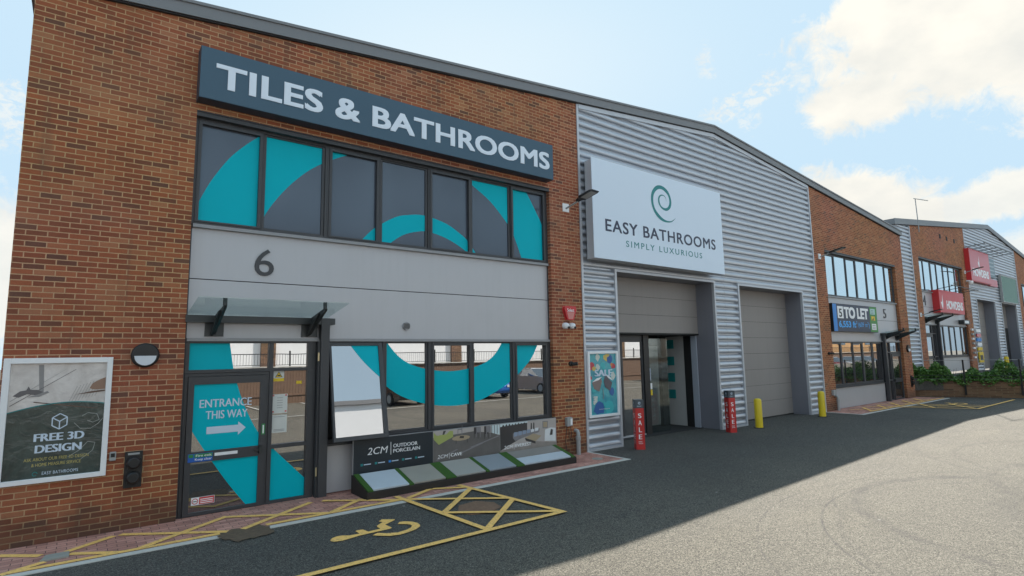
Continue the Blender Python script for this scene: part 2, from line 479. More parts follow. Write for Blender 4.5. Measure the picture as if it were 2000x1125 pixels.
def place_on_base(o, base):
    """single-mesh thing: move the origin to its base"""
    base = Vector(base)
    for v in o.data.vertices: v.co -= base
    o.location = base
    return o


_tc = {}


def textgeo(s, bold=0.0, ext=0.0, shear=0.0, space=1.0):
    k = (s, bold, ext, shear, space)
    if k in _tc: return _tc[k]
    cu = bpy.data.curves.new('t', 'FONT'); cu.body = s; cu.offset = bold; cu.extrude = ext; cu.shear = shear
    cu.space_character = space; cu.resolution_u = 4; cu.align_x = 'LEFT'
    o = bpy.data.objects.new('t', cu); C.objects.link(o)
    dg = bpy.context.evaluated_depsgraph_get(); dg.update()
    me = bpy.data.meshes.new_from_object(o.evaluated_get(dg))
    vs = [tuple(v.co) for v in me.vertices]; fs = [tuple(p.vertices) for p in me.polygons]
    bpy.data.objects.remove(o); bpy.data.curves.remove(cu); bpy.data.meshes.remove(me)
    _tc[k] = (vs, fs)
    return vs, fs


def text(mb, s, x0, x1, z0, z1, y, m, bold=.0, thick=0.0, shear=0.0, space=1.0, fn=None):
    """fit text s in the rectangle; faces -y. fn maps (u,v,n) to world if given"""
    vs, fs = textgeo(s, 0.0, 0.01 if thick else 0.0, shear, space)
    if not vs: return
    xa = min(v[0] for v in vs); xb = max(v[0] for v in vs); ya = min(v[1] for v in vs); yb = max(v[1] for v in vs)
    # bold strokes: the letters are laid up from thin layers shifted by part of a stroke width
    e = bold*(x1-x0)/(xb-xa) if bold > 0 else 0
    sh = [(0, 0)] if e == 0 else ([(-e, -e*.6), (e, -e*.6), (e, e*.6), (-e, e*.6), (0, 0)] if (z1-z0) > .2 else [(-e, 0), (e, 0)])
    x0 += e; x1 -= e; z0 += e*.5; z1 -= e*.5
    for j, (ex, ez) in enumerate(sh):
        out = []
        for a, b, c in vs:
            u = x0 + (a-xa)/(xb-xa)*(x1-x0) + ex; w = z0 + (b-ya)/(yb-ya)*(z1-z0) + ez
            n = ((c/0.01+1)/2*thick if thick else 0) + j*.0004
            out.append(fn(u, w, n) if fn else (u, y-n, w))
        mb.add(out, fs, m)


def clip(P, x0, x1, z0, z1):
    def cut(P, ins, inter):
        R_ = []
        for i in range(len(P)):
            a, b = P[i-1], P[i]
            if ins(b):
                if not ins(a): R_.append(inter(a, b))
                R_.append(b)
            elif ins(a): R_.append(inter(a, b))
        return R_
    def ix(c): return lambda a, b: (c, a[1]+(b[1]-a[1])*(c-a[0])/(b[0]-a[0]))
    def iz(c): return lambda a, b: (a[0]+(b[0]-a[0])*(c-a[1])/(b[1]-a[1]), c)
    for ins, it in [(lambda p: p[0] >= x0, ix(x0)), (lambda p: p[0] <= x1, ix(x1)), (lambda p: p[1] >= z0, iz(z0)), (lambda p: p[1] <= z1, iz(z1))]:
        if not P: return P
        P = cut(P, ins, it)
    return P


def smoothline(P, n=4):
    out = []
    for i in range(len(P)-1):
        p0 = P[max(i-1, 0)]; p1 = P[i]; p2 = P[i+1]; p3 = P[min(i+2, len(P)-1)]
        for k in range(n):
            t = k/n
            out.append(tuple(.5*((2*p1[j]) + (-p0[j]+p2[j])*t + (2*p0[j]-5*p1[j]+4*p2[j]-p3[j])*t*t + (-p0[j]+3*p1[j]-3*p2[j]+p3[j])*t**3) for j in (0, 1)))
    out.append(P[-1])
    return out


# ---------------------------------------------------------------- ground (structure)
def struct(mb, name):
    o = mb.build(name); o['kind'] = 'structure'; return o


mb = MB(); mb.sheet([(-250, -250), (400, -250), (400, 300), (-250, 300)], ASPH, 0.0, 'z'); struct(mb, 'ground')
mb = MB(); mb.sheet([(-14, -1.15), (9.52, -1.15), (9.52, 0.2), (-14, 0.2)], PAVE, .006, 'z')
mb.sheet([(21.97, -1.15), (31.5, -1.15), (31.5, .2), (21.97, .2)], PAVE, .006, 'z'); struct(mb, 'pavement')
mb = MB()
mb.box(-14, 9.6, -1.27, -1.15, -.05, .009, CONC); mb.box(9.52, 9.6, -1.149, -.02, -.05, .009, CONC)
mb.box(21.9, 31.5, -1.27, -1.15, -.05, .009, CONC); mb.box(21.9, 21.97, -1.149, -.02, -.05, .009, CONC); struct(mb, 'kerb')

mk = MB(); zc = [.0105]


def line(mb, a, b, w, m, ex=0.0):
    a = Vector(a); b = Vector(b); d = (b-a).normalized(); a = a-d*ex; b = b+d*ex; n = Vector((-d.y, d.x))*w/2
    zc[0] += .0006
    mb.sheet([tuple(a+n), tuple(b+n), tuple(b-n), tuple(a-n)], m, zc[0], 'z')


for a, b in [((-0.65, -0.25), (-0.24, -0.60)), ((-0.56, -1.11), (-0.19, -.90)), ((0.0, -0.63), (0.486, -0.26)), ((0.03, -0.75), (0.51, -1.09)),
             ((-0.5, -1.09), (1.60, -1.09)), ((0.553, -0.25), (1.70, -1.07)), ((0.712, -1.08), (1.84, -0.253)), ((1.84, -0.294), (3.072, -1.09)), ((1.88, -1.09), (3.05, -0.281)),
             ((2.177, -1.09), (4.2, -1.10)), ((3.112, -1.07), (3.75, -0.622)), ((3.224, -0.316), (4.299, -1.18)), ((4.352, -1.09), (4.95, -0.78)), ((4.968, -0.8), (5.50, -1.10)),
             ((4.25, -0.86), (4.383, -3.31)), ((5.46, -0.86), (5.70, -3.33)), ((4.30, -1.16), (5.60, -2.20)), ((5.50, -1.20), (4.36, -2.22)), ((4.373, -2.24), (5.66, -3.26)), ((5.62, -2.25), (4.40, -3.27))]:
    line(mk, a, b, .095, YPAINT)
line(mk, (-1.5, -3.33), (5.74, -3.33), .10, YPAINT)
# unit 5 bay, mirrored
for a, b in [((22.0, -3.5), (25.6, -3.4)), ((31.9, -3.4), (26.5, -3.4)), ((26.5, -3.45), (25.3, -.85)), ((28.2, -3.4), (27.0, -.85)), ((26.6, -3.3), (27.8, -2.3)), ((26.3, -2.2), (27.6, -3.3)), ((26.0, -2.2), (27.5, -1.2)), ((25.5, -1.2), (27.3, -2.3)), ((23.0, -1.08), (31.3, -1.08)),
             ((23.2, -.3), (24.4, -1.05)), ((24.4, -.3), (23.2, -1.05)), ((24.6, -.3), (25.8, -1.05)), ((25.8, -.3), (24.6, -1.05)), ((26, -.3), (27.2, -1.05)), ((27.2, -.3), (26, -1.05)), ((27.4, -.3), (28.6, -1.05)), ((28.6, -.3), (27.4, -1.05)), ((28.8, -.3), (30, -1.05)), ((30, -.3), (28.8, -1.05))][1:]:
    line(mk, a, b, .095, YPAINT)
struct(mk, 'yellow_marking')
W1 = [(2.641, -2.32), (2.686, -2.263), (2.761, -2.23), (2.814, -2.239), (2.897, -2.304), (3.029, -2.317), (3.025, -2.181), (3.055, -2.162), (3.122, -2.174), (3.136, -2.202), (3.149, -2.313), (3.327, -2.297), (3.326, -2.196), (3.351, -2.139), (3.48, -2.039), (3.447, -1.977), (3.526, -1.903), (3.666, -2.025), (3.655, -2.056), (3.454, -2.174), (3.466, -2.349), (3.448, -2.38), (3.4, -2.391), (3.004, -2.396), (2.757, -2.447), (2.656, -2.422), (2.629, -2.364)]
W2 = [(3.595, -2.264), (3.658, -2.194), (3.723, -2.211), (3.793, -2.285), (3.829, -2.392), (3.812, -2.507), (3.783, -2.561), (3.68, -2.642), (3.545, -2.69), (3.419, -2.711), (3.286, -2.673), (3.184, -2.574), (3.127, -2.502), (3.217, -2.45), (3.307, -2.549), (3.432, -2.607), (3.56, -2.583), (3.658, -2.531), (3.711, -2.467), (3.717, -2.402), (3.681, -2.345)]
mb = MB(); mb.sheet(W1, YPAINT, .010, 'z'); mb.sheet(W2, YPAINT, .0115, 'z')
for P, zz in ((W1, .010), (W2, .0115)):   # the same symbol in the bay of the next unit
    mb.sheet([(x+25.1, y*1.0+.1) for x, y in P], YPAINT, zz, 'z')
struct(mb, 'wheelchair_symbol')
mb = MB()
for i in range(44): line(mb, (-22+i*2.6, -20.2), (-22+i*2.6, -15.4), .09, WPAINT)
line(mb, (-22, -13.2), (90, -13.2), .09, WPAINT)
struct(mb, 'white_marking')
# brown worn patches and covers in the ground
mb = MB(); rp = random.Random(3); cn = [(1.55, -1.14), (1.70, -1.00), (2.1, -1.02), (2.19, -1.2), (2.17, -1.52), (1.72, -1.62), (1.60, -1.42), (1.55, -1.14)]; PP = []
for a_, b_ in zip(cn, cn[1:]):
    for q in range(7): PP.append((a_[0]+(b_[0]-a_[0])*q/7+rp.uniform(-.03, .03), a_[1]+(b_[1]-a_[1])*q/7+rp.uniform(-.025, .025)))
mb.sheet(PP, flat('broken_brown_tarmac', (.125, .088, .058), .95, var=.6, vs=22, bmp=.5), .0125, 'z')
struct(mb, 'worn_patch')
o = tag(MB().prism([(4.62, -2.55), (4.55, -2.3), (4.75, -2.0), (5.1, -1.95), (5.27, -2.2), (5.2, -2.5), (4.9, -2.62)], RUST, .002, .0095, 'z').build('manhole_cover'), 'rusty brown iron cover inside the yellow hatched box', 'manhole cover')
place_on_base(o, (4.9, -2.3, 0))
o = tag(MB().prism([(-.24, -.88), (-.19, -.66), (.03, -.66), (.03, -.88)], COVER, .004, .024, 'z').build('drain_cover'), 'small grey drain cover in the block paving by the left wall', 'drain cover')
place_on_base(o, (-.1, -.77, 0))
o = tag(MB().tube([(9.1, -.75, .002), (9.1, -.75, .014)], .12, COVER, 20).build('access_cover'), 'round pale access cover in paving by the corrugated wall', 'access cover')
place_on_base(o, (9.1, -.75, 0))

# ---------------------------------------------------------------- building 1
SL = .1055
SR = .0945
PK = 15.60


def rz1(x, off=0.0): return 9.24 + off - (SL if x < PK else SR)*abs(x-PK)


b1 = thing('warehouse', 'long brick and silver clad trade unit block with shallow gable roof', 'building', (15.26, 0, 0))
RF = .0
mb = MB()
mb.prism([(-.79, -.05), (1.22, -.05), (1.22, 6.20), (8.56, 6.20), (8.56, -.05), (9.53, -.05), (9.53, rz1(9.53, .12)), (-.79, rz1(-.79, .12))], BRICK, 0, .3)
mb.build('brick_wall', b1)
mb = MB()
mb.prism([(21.97, -.05), (22.93, -.05), (22.93, 6.20), (30.28, 6.20), (30.28, -.05), (31.32, -.05), (31.32, rz1(31.32, .12)), (21.97, rz1(21.97, .12))], BRICK, 0, .3)
mb.build('brick_wall', b1)
mb = MB(); mb.box(-.79, -.55, .3, 24, -.05, rz1(-.79, .1), BRICK); mb.box(31.1, 31.32, .3, 24, -.05, rz1(31.32, .1), BRICK); mb.box(-.5, 31.05, 23.6, 23.9, -.05, 7.3, BRICK)
mb.build('side_wall', b1)
mb = MB()
xl, xr = -.87, 31.42
P = [(xl, rz1(xl)), (PK, rz1(PK)), (xr, rz1(xr)), (xr, rz1(xr, .22)), (PK, rz1(PK, .22)), (xl, rz1(xl, .22))]
mb.prism(P, ROOF, -.055, 24.3)
mb.build('roof', b1)
mb = MB()
P = [(xl, rz1(xl, -.012)), (PK, rz1(PK, -.012)), (xr, rz1(xr, -.012)), (xr, rz1(xr, .20)), (PK, rz1(PK, .20)), (xl, rz1(xl, .20))]
mb.prism(P, ROOF, -.08, -.056)
P = [(xl, rz1(xl, .185)), (PK, rz1(PK, .185)), (xr, rz1(xr, .185)), (xr, rz1(xr, .235)), (PK, rz1(PK, .235)), (xl, rz1(xl, .235))]
mb.prism(P, ROOF, -.105, -.081)
mb.build('fascia', b1)
mb = MB(); mb.prism([(xl+.1, rz1(xl, -.03)), (PK, rz1(PK, -.03)), (xr-.1, rz1(xr, -.03)), (xr-.1, rz1(xr, -.013)), (PK, rz1(PK, -.013)), (xl+.1, rz1(xl, -.013))], SOFF, -.055, -.001)
mb.build('soffit', b1)


def cladding(mb, x0, x1, z0, z1, y=0.0, slope=None, m=None):
    """real horizontal corrugations: half-round ridges with narrow recessed grooves, 0.2 m pitch; optional sloping top"""
    m = m or SILV
    pitch = .2; prof = []
    k0 = math.floor(z0/pitch)-1; k1 = math.ceil(z1/pitch)+1
    for k in range(k0, k1):
        b = k*pitch
        prof += [(b, .076), (b+.038, .076), (b+.044, .030), (b+.050, .012), (b+.068, .002), (b+.10, -.004), (b+.135, .002), (b+.165, .020), (b+.188, .050), (b+.198, .078)]
    bm = bmesh.new(); rows = []
    zz = [p for p in prof if z0-.1 <= p[0] <= z1+.1]
    for z, d in zz: rows.append((bm.verts.new((x0, y+d, z)), bm.verts.new((x1, y+d, z))))
    for a, b in zip(rows, rows[1:]): bm.faces.new((a[0], a[1], b[1], b[0]))
    def cutp(co, no): bmesh.ops.bisect_plane(bm, geom=bm.verts[:]+bm.edges[:]+bm.faces[:], plane_co=co, plane_no=no, clear_outer=True)
    cutp((0, 0, z0), (0, 0, -1)); cutp((0, 0, z1), (0, 0, 1))
    if slope: cutp(slope[0], slope[1])
    bm.verts.index_update()
    mb.add([v.co[:] for v in bm.verts], [[v.index for v in f.verts] for f in bm.faces], m, False)
    bm.free()


D1 = (10.79, 15.13, 4.38); D2 = (16.55, 20.75, 4.38)
mb = MB()
cladding(mb, 9.56, D1[0], 0.05, D1[2]); cladding(mb, D1[1], D2[0], .05, D1[2]); cladding(mb, D2[1], 21.95, .05, D1[2])
cladding(mb, 9.56, PK, D1[2], 9.3, slope=((PK, 0, rz1(PK, -.02)), (-SL, 0, 1)))
cladding(mb, PK, 21.95, D1[2], 9.3, slope=((PK, 0, rz1(PK, -.02)), (SR, 0, 1)))
cladding(mb, 15.72, 15.728, .1, 9.05, -.004, m=TRIMG)
mb.build('cladding', b1)
mb = MB()
mb.box(9.535, 9.60, -.02, .06, 0, rz1(9.53, -.03), FLASH); mb.box(21.90, 21.965, -.02, .06, 0, rz1(21.97, -.03), FLASH)
for (a, b, h) in (D1, D2):
    mb.box(a-.075, a, -.022, .62, 0, h+.06, FLASH); mb.box(b, b+.07, -.022, .06, 0, h+.06, FLASH)
    mb.box(a, b, -.022, .06, h, h+.06, FLASH)
mb.box(9.60, D1[0]-.075, -.022, .05, 0, .05, FLASH); mb.box(D1[1]+.07, D2[0]-.075, -.022, .05, 0, .05, FLASH); mb.box(D2[1]+.07, 21.90, -.022, .05, 0, .05, FLASH)
mb.prism([(9.6, rz1(9.6, -.15)), (PK, rz1(PK, -.15)), (21.90, rz1(21.90, -.15)), (21.90, rz1(21.90, -.03)), (PK, rz1(PK, -.03)), (9.6, rz1(9.6, -.03))], FLASH, -.03, .05)
mb.build('flashing', b1)
mb = MB(); mb.box(9.6, 21.9, .3, .35, 5.0, 8.4, SOFF); mb.build('inner_wall', b1)

# roller doors and reveals
for i, (a, b, h) in enumerate((D1, D2)):
    mb = MB(); mb.box(b, b+.068, .0605, 1.85 if i == 0 else .66, 0, h, REVEAL)
    mb.box(a, b, .0605, .66, h+.001, h+.06, REVEAL)
    if i == 0: mb.box(a-.07, a, .625, 1.85, 0, 2.85, REVEAL)
    mb.build('door_reveal', b1)
    rd = MB()
    zb = 2.85 if i == 0 else .03
    n = 3 if i == 0 else 8
    hh = (h-zb)/n
    for k in range(n): rd.box(a, b, .62, .66, zb+k*hh+.004, zb+(k+1)*hh-.004, RDOOR)
    rd.box(a, b, .628, .655, zb, h, SOFF)
    o = rd.build('sectional_door', b1)
    mb = MB(); mb.box(a, b, .60, .66, zb-.045, zb-.001, RUBBER); mb.build('door_seal', o)
# entrance lobby below the raised door
mb = MB()
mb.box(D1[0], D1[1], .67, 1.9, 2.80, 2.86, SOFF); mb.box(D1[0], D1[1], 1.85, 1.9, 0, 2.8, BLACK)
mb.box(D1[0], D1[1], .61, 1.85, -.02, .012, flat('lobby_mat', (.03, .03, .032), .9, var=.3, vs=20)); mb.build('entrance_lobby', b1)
o = MB(); o.box(15.06, 15.10, 1.13, 1.84, .02, 2.79, OFFW); o.box(15.055, 15.10, .86, 1.125, .012, 2.79, BLACK); o.box(15.05, 15.10, .665, .855, .012, 2.79, flat('pale_blue_board', (.36, .40, .47), .4))
lob = o.build('lobby_side_panel', b1)
mb = MB()
for k, z in enumerate((.98, 1.50, 2.02, 2.55)): mb.box(15.045, 15.058, 1.50, 1.80, z-.14, z+.14, TEALI)
mb.build('wall_poster', lob)
for k, z in enumerate((.98, 1.50, 2.02, 2.55)): pass
mb = MB(); mb.box(13.3, 14.60, 1.78, 1.82, .05, 2.5, flat('frosted_leaf', (.24, .25, .25), .5)); mb.build('lobby_door_leaf', b1)
mb = MB(); mb.box(14.66, 14.95, 1.70, 1.84, 0, 2.8, BLACK); mb.build('lobby_post', b1)
mb = MB(); mb.box(12.72, 12.95, .80, .95, .012, 2.8, BLACK); mb.build('lobby_post', b1)
mb = MB()
mb.box(10.79, 12.72, .84, .90, 2.60, 2.79, FRAME); mb.box(10.79, 10.86, .84, .90, .05, 2.6, FRAME); mb.box(11.78, 11.86, .84, .90, .05, 2.6, FRAME); mb.box(12.66, 12.72, .84, .90, .05, 2.6, FRAME); mb.box(10.79, 12.72, .83, .91, .012, .05, FLASH)
sd = mb.build('sliding_door', b1)
mb = MB(); mb.box(10.86, 11.78, .865, .872, .05, 2.6, GLASS); mb.box(11.86, 12.66, .865, .872, .05, 2.6, GLASS); mb.build('glass_pane', sd)
mb = MB(); mb.box(12.95, 13.9, .88, .885, .02, 2.7, CGLASS); mb.build('clear_screen', b1)
mb = MB(); mb.box(12.98, 13.12, .872, .879, 1.25, 1.42, WHITE); mb.box(13.0, 13.12, .872, .879, 1.08, 1.24, YEL); mb.box(13.0, 13.08, .872, .879, 1.5, 1.85, flat('pale_notice', (.4, .45, .55), .5)); mb.build('door_notice', b1)

# ---------------------------------------------------------------- shopfront units
TEAL_POLYS = []
A_out = smoothline([(1.15, 4.42), (1.31, 4.739), (1.476, 5.123), (1.715, 5.537), (1.932, 5.802), (2.163, 6.028), (2.45, 6.28)])
A_in = smoothline([(2.18, 4.30), (2.314, 4.707), (2.581, 5.132), (2.903, 5.501), (3.225, 5.762), (3.684, 6.021), (4.1, 6.18), (4.5, 6.3)])
TEAL_POLYS.append([(1.15, 4.3)] + A_out + A_in[::-1])
R_in = smoothline([(6.0, 6.25), (6.465, 5.954), (6.95, 5.66), (7.362, 5.274), (7.546, 5.051), (7.783, 4.523), (7.85, 4.3)])
R_out = smoothline([(7.80, 6.3), (7.987, 6.039), (8.27, 5.605), (8.434, 5.32), (8.62, 4.8), (8.7, 4.3)])
TEAL_POLYS.append(R_in + R_out[::-1])
B_out = smoothline([(3.86, 4.30), (4.046, 4.505), (4.266, 4.727), (4.663, 4.981), (4.936, 5.07), (5.328, 5.115), (5.835, 5.01), (6.183, 4.831), (6.345, 4.715), (6.567, 4.451), (6.66, 4.3)])
B_in = smoothline([(4.42, 4.30), (4.593, 4.473), (4.85, 4.654), (5.129, 4.754), (5.4, 4.79), (5.834, 4.701), (6.257, 4.508), (6.50, 4.30)])
TEAL_POLYS.append(B_out + B_in[::-1])
C_out = smoothline([(3.76, 2.62), (3.826, 2.494), (4.06, 2.19), (4.413, 1.852), (4.839, 1.558), (5.40, 1.375), (5.987, 1.305), (6.493, 1.345), (6.922, 1.48), (7.431, 1.728), (7.966, 2.145), (8.203, 2.49), (8.26, 2.62)])
C_in = smoothline([(4.47, 2.65), (4.749, 2.326), (5.056, 2.141), (5.509, 2.028), (5.991, 1.995), (6.501, 2.063), (6.827, 2.178), (7.043, 2.338), (7.211, 2.562), (7.25, 2.65)])
TEAL_POLYS.append(C_out + C_in[::-1])
D_in = smoothline([(1.83, 2.7), (1.859, 2.559), (1.931, 2.124), (1.98, 1.922), (2.11, 1.55), (2.313, 1.15), (2.625, .79), (2.876, .531), (3.072, .329), (3.25, .18)])
D_out = smoothline([(1.15, 1.70), (1.378, 1.257), (1.545, .972), (1.659, .789), (1.928, .382), (2.19, .03), (2.25, -.05)])
TEAL_POLYS.append([(1.15, 2.7)] + D_in[:1] + D_in[1:] + [(3.25, -.1), (2.3, -.1)] + D_out[::-1])

UG = [(1.32, 2.18), (2.29, 3.24), (3.41, 4.27), (4.40, 5.33), (5.47, 6.35), (6.46, 7.42), (7.54, 8.43)]
UC = [1.22, 2.235, 3.325, 4.335, 5.40, 6.405, 7.48, 8.56]
LG = [(3.46, 4.33), (4.52, 5.34), (5.51, 6.35), (6.47, 7.42), (7.58, 8.41)]
LC = [3.40, 4.43, 5.43, 6.42, 7.50, 8.56]


def unit(bld, xo=1.22, yo=0.0, zo=0.0, sx=1.0, mirror=False, graphic=False, glassU=None, tilt=False, label=''):
    def X(x):
        u = (x-1.22)*sx
        return xo + (7.34*sx-u if mirror else u)
    def bx(mb, a, b, y0, y1, z0, z1, m):
        a, b = sorted((X(a), X(b))); mb.box(a, b, yo+y0, yo+y1, zo+z0, zo+z1, m)
    def rg(mb, o, i, m, y0, y1):
        bx(mb, o[0], i[0], y0, y1, o[2], o[3], m); bx(mb, i[1], o[1], y0, y1, o[2], o[3], m)
        bx(mb, i[0], i[1], y0, y1, o[2], i[2], m); bx(mb, i[0], i[1], y0, y1, i[3], o[3], m)
    def film(par, a, b, z0, z1, y, m=None, fn=None):
        mb = MB(); n = 0
        for P in TEAL_POLYS:
            Q = clip(P, a, b, z0, z1)
            if len(Q) > 2 and (max(q[0] for q in Q)-min(q[0] for q in Q)) > .01:
                # thin vinyl: front sheet only, 1.5 mm off the pane
                vs = [(X(p[0]), yo+y, zo+p[1]) for p in Q]
                if fn: vs = [fn(v) for v in vs]
                mb.add(vs, [tuple(range(len(vs)))], TEAL); n += 1
        if n: mb.build('window_vinyl', par)
    # backing box and head soffit
    mb = MB(); bx(mb, 1.22, 8.56, .302, .34, 0, 6.2, SOFF); mb.build('backing', bld)
    mb = MB(); bx(mb, 1.221, 8.559, .0, .302, 6.12, 6.199, FRAME); bx(mb, 1.221, 8.559, -.018, -.001, 6.185, 6.2, FRAME); mb.build('window_head', bld)
    gu = glassU or GLASS
    for i, (a, b) in enumerate(UG):
        f = MB(); sash = i % 2 == 0
        top = 6.075; gt = 6.03 if sash else 6.075-.02
        l = UC[i]+.001; r = UC[i+1]-.001
        rg(f, (l, r, 4.40, 6.119), (a-.05, b+.05, 4.44, 6.085), FRAME, .10 if graphic else .128, .22)
        rg(f, (a-.049, b+.049, 4.441, 6.084), (a, b, 4.468, gt), FRAME, (.085 if sash else .125) if graphic else (.12 if sash else .135), .2)
        w = f.build('window', bld)
        p = MB(); bx(p, a, b, .15, .17, 4.468, gt, gu); p.build('pane', w)
        if graphic: film(w, a, b, 4.468, gt, .1475)
    # spandrel band
    mb = MB(); bx(mb, 1.25, 8.53, .12, .28, 3.555, 4.345, PANEL); bx(mb, 1.25, 8.53, .12, .28, 2.635, 3.540, PANEL); bx(mb, 1.25, 8.53, .14, .28, 3.54, 3.555, SOFF)
    bx(mb, 1.221, 1.25, .11, .28, 0, 4.40, FRAME); bx(mb, 8.53, 8.559, .11, .28, 0, 4.40, FRAME); mb.build('spandrel_panel', bld)
    mb = MB(); bx(mb, 1.25, 8.53, .05, .28, 4.346, 4.398, TRIMG); bx(mb, 1.25, 8.53, .06, .28, 2.585, 2.632, TRIMG); mb.build('window_sill', bld)
    # lower windows
    for i, (a, b) in enumerate(LG):
        f = MB(); l = LC[i]+.001; r = LC[i+1]-.001; sash = i % 2 == 0
        gt = 2.505 if sash else 2.55
        if tilt and i == 0:
            rg(f, (l, r, .84, 2.584), (l+.035, r-.035, .90, 2.565), FRAME, .12, .26)
            bx(f, l+.035, r-.035, .255, .27, .90, 2.565, SOFF)
            w = f.build('window', bld)
            th = math.asin(.33/1.68); zh = 2.56
            def rot(v):
                y = v[1]-.12; z = v[2]-zh
                return (v[0], .12 + y*math.cos(th)+z*math.sin(th), zh - y*math.sin(th)+z*math.cos(th))
            s_ = MB(); rg(s_, (l+.02, r-.02, .86, 2.56), (a, b, .93, 2.505), FRAME, .09, .15)
            s_.v = [rot(v) for v in s_.v]; sw = s_.build('open_sash', w, label='top hung sash standing open at the bottom')
            p = MB(); bx(p, a, b, .115, .13, .93, 2.505, GLASS); p.v = [rot(v) for v in p.v]; p.build('pane', w)
            if graphic: film(w, a, b, .93, 2.505, .1125, fn=rot)
            continue
        rg(f, (l, r, .84, 2.584), (a-.045, b+.045, .90, 2.565), FRAME, .10 if graphic else .128, .22)
        rg(f, (a-.044, b+.044, .901, 2.564), (a, b, .95, gt), FRAME, (.085 if sash else .125) if graphic else (.12 if sash else .135), .2)
        w = f.build('window', bld)
        p = MB(); bx(p, a, b, .15, .17, .95, gt, GLASS); p.build('pane', w)
        if graphic: film(w, a, b, .95, gt, .1475)
    mb = MB(); bx(mb, 3.42, 8.53, .12, .28, .02, .80, PANEL); bx(mb, 3.42, 8.53, .07, .28, .801, .838, FRAME); mb.build('lower_panel', bld)
    # entrance: transom, side light, door leaf
    f = MB(); rg(f, (1.25, 3.20, 2.10, 2.584), (1.30, 3.07, 2.15, 2.555), FRAME, .10, .22); bx(f, 2.44, 2.51, .10, .22, 2.15, 2.555, FRAME)
    w = f.build('transom_window', bld); p = MB(); bx(p, 1.30, 2.44, .15, .17, 2.15, 2.555, GLASS); bx(p, 2.51, 3.07, .15, .17, 2.15, 2.555, GLASS); p.build('pane', w)
    if graphic: film(w, 1.30, 2.44, 2.15, 2.555, .1475)
    f = MB(); bx(f, 2.46, 2.52, .10, .22, .0, 2.099, FRAME); bx(f, 3.07, 3.20, .10, .22, 0, 2.099, FRAME); bx(f, 2.52, 3.07, .1, .22, .86, .92, FRAME); bx(f, 2.52, 3.07, .1, .22, 0, .05, FRAME)
    w = f.build('side_window', bld); p = MB(); bx(p, 2.52, 3.07, .15, .17, .92, 2.10, GLASS); bx(p, 2.52, 3.07, .15, .17, .05, .86, GLASS); p.build('pane', w)
    if graphic: film(w, 2.52, 3.07, .05, .86, .1475)
    f = MB(); rg(f, (1.255, 2.455, .0, 2.095), (1.30, 2.42, .012, 2.05), FRAME, .11, .22)
    rg(f, (1.305, 2.415, .015, 2.045), (1.385, 2.325, .06, 1.93), FRAME, .085, .14); bx(f, 1.385, 2.325, .085, .14, .78, .935, FRAME)
    d = f.build('entrance_door', bld)
    p = MB(); bx(p, 1.385, 2.325, .115, .13, .06, .78, GLASS_D); bx(p, 1.385, 2.325, .115, .13, .935, 1.93, GLASS); p.build('glass_pane', d)
    h = MB(); bx(h, 2.325, 2.37, .03, .084, .82, .94, STEEL); bx(h, 2.26, 2.35, .045, .06, .86, .885, STEEL); h.build('handle', d)
    if graphic:
        film(d, 1.385, 2.325, .06, .78, .1125); film(d, 1.385, 2.325, .935, 1.93, .1125)
    # rainwater post
    mb = MB(); bx(mb, 3.24, 3.385, -.04, .09, 0, 2.98, FRAME); bx(mb, 3.205, 3.24, .0, .09, 0, 2.58, FRAME); mb.build('post', bld)
    return X, d


X6, door6 = unit(b1, 1.22, 0, 0, 1, False, True, glassU=FILM, tilt=True)
X5, door5 = unit(b1, 22.93, 0, 0, 1.0, True, False, glassU=glass_mat('sky_mirror_glass', (.9, .98, 1), .78, (.03, .03, .03), 0, .02))

# door lettering and stickers of unit 6
mb = MB()
text(mb, 'ENTRANCE', 1.47, 2.205, 1.575, 1.70, .111, LETT, .02)
text(mb, 'THIS WAY', 1.56, 2.15, 1.40, 1.525, .111, LETT, .02)
mb.prism([(1.58, 1.18), (2.02, 1.18), (2.02, 1.13), (2.13, 1.235), (2.02, 1.335), (2.02, 1.285), (1.58, 1.285)], LETT, .1085, .1105)
mb.build('lettering', door6)
mb = MB(); GR2 = flat('safety_green', (.02, .22, .06), .5); BL2 = flat('safety_blue', (.01, .10, .42), .5)
mb.box(1.345, 1.675, .0815, .084, .79, .91, BL2); mb.box(1.43, 1.67, .080, .0812, .853, .905, GR2)
text(mb, 'Fire exit', 1.45, 1.66, .862, .897, .079, WHITE, .01); text(mb, 'Keep clear', 1.44, 1.665, .798, .843, .0805, WHITE, .01)
mb.box(1.355, 1.415, .080, .0812, .856, .903, GR2); mb.build('fire_exit_notice', door6)
mb = MB(); mb.box(1.70, 2.02, .0815, .084, .85, .895, WHITE); mb.build('blank_label', door6)
mb = MB(); mb.box(1.42, 1.73, .1095, .1125, .16, .27, WHITE); mb.box(1.525, 1.725, .1080, .109, .165, .265, RED)
pr = [(1.47+.042*math.cos(a*math.pi/12), .215+.042*math.sin(a*math.pi/12)) for a in range(24)]; pi_ = [(1.47+.032*math.cos(a*math.pi/12), .215+.032*math.sin(a*math.pi/12)) for a in range(24)]
for k in range(24): mb.sheet([pr[k], pr[(k+1) % 24], pi_[(k+1) % 24], pi_[k]], RED, .108)
mb.box(1.445, 1.495, .1070, .1078, .209, .219, BLACK)
for z in (.235, .21, .185): mb.box(1.54, 1.71, .1072, .1079, z-.006, z+.006, WHITE)
mb.build('no_smoking_notice', door6)
mb = MB(); mb.box(2.36, 2.41, .0815, .084, 1.10, 1.27, GR2); mb.box(2.375, 2.395, .0805, .0812, 1.12, 1.25, WHITE); mb.build('push_notice', door6)
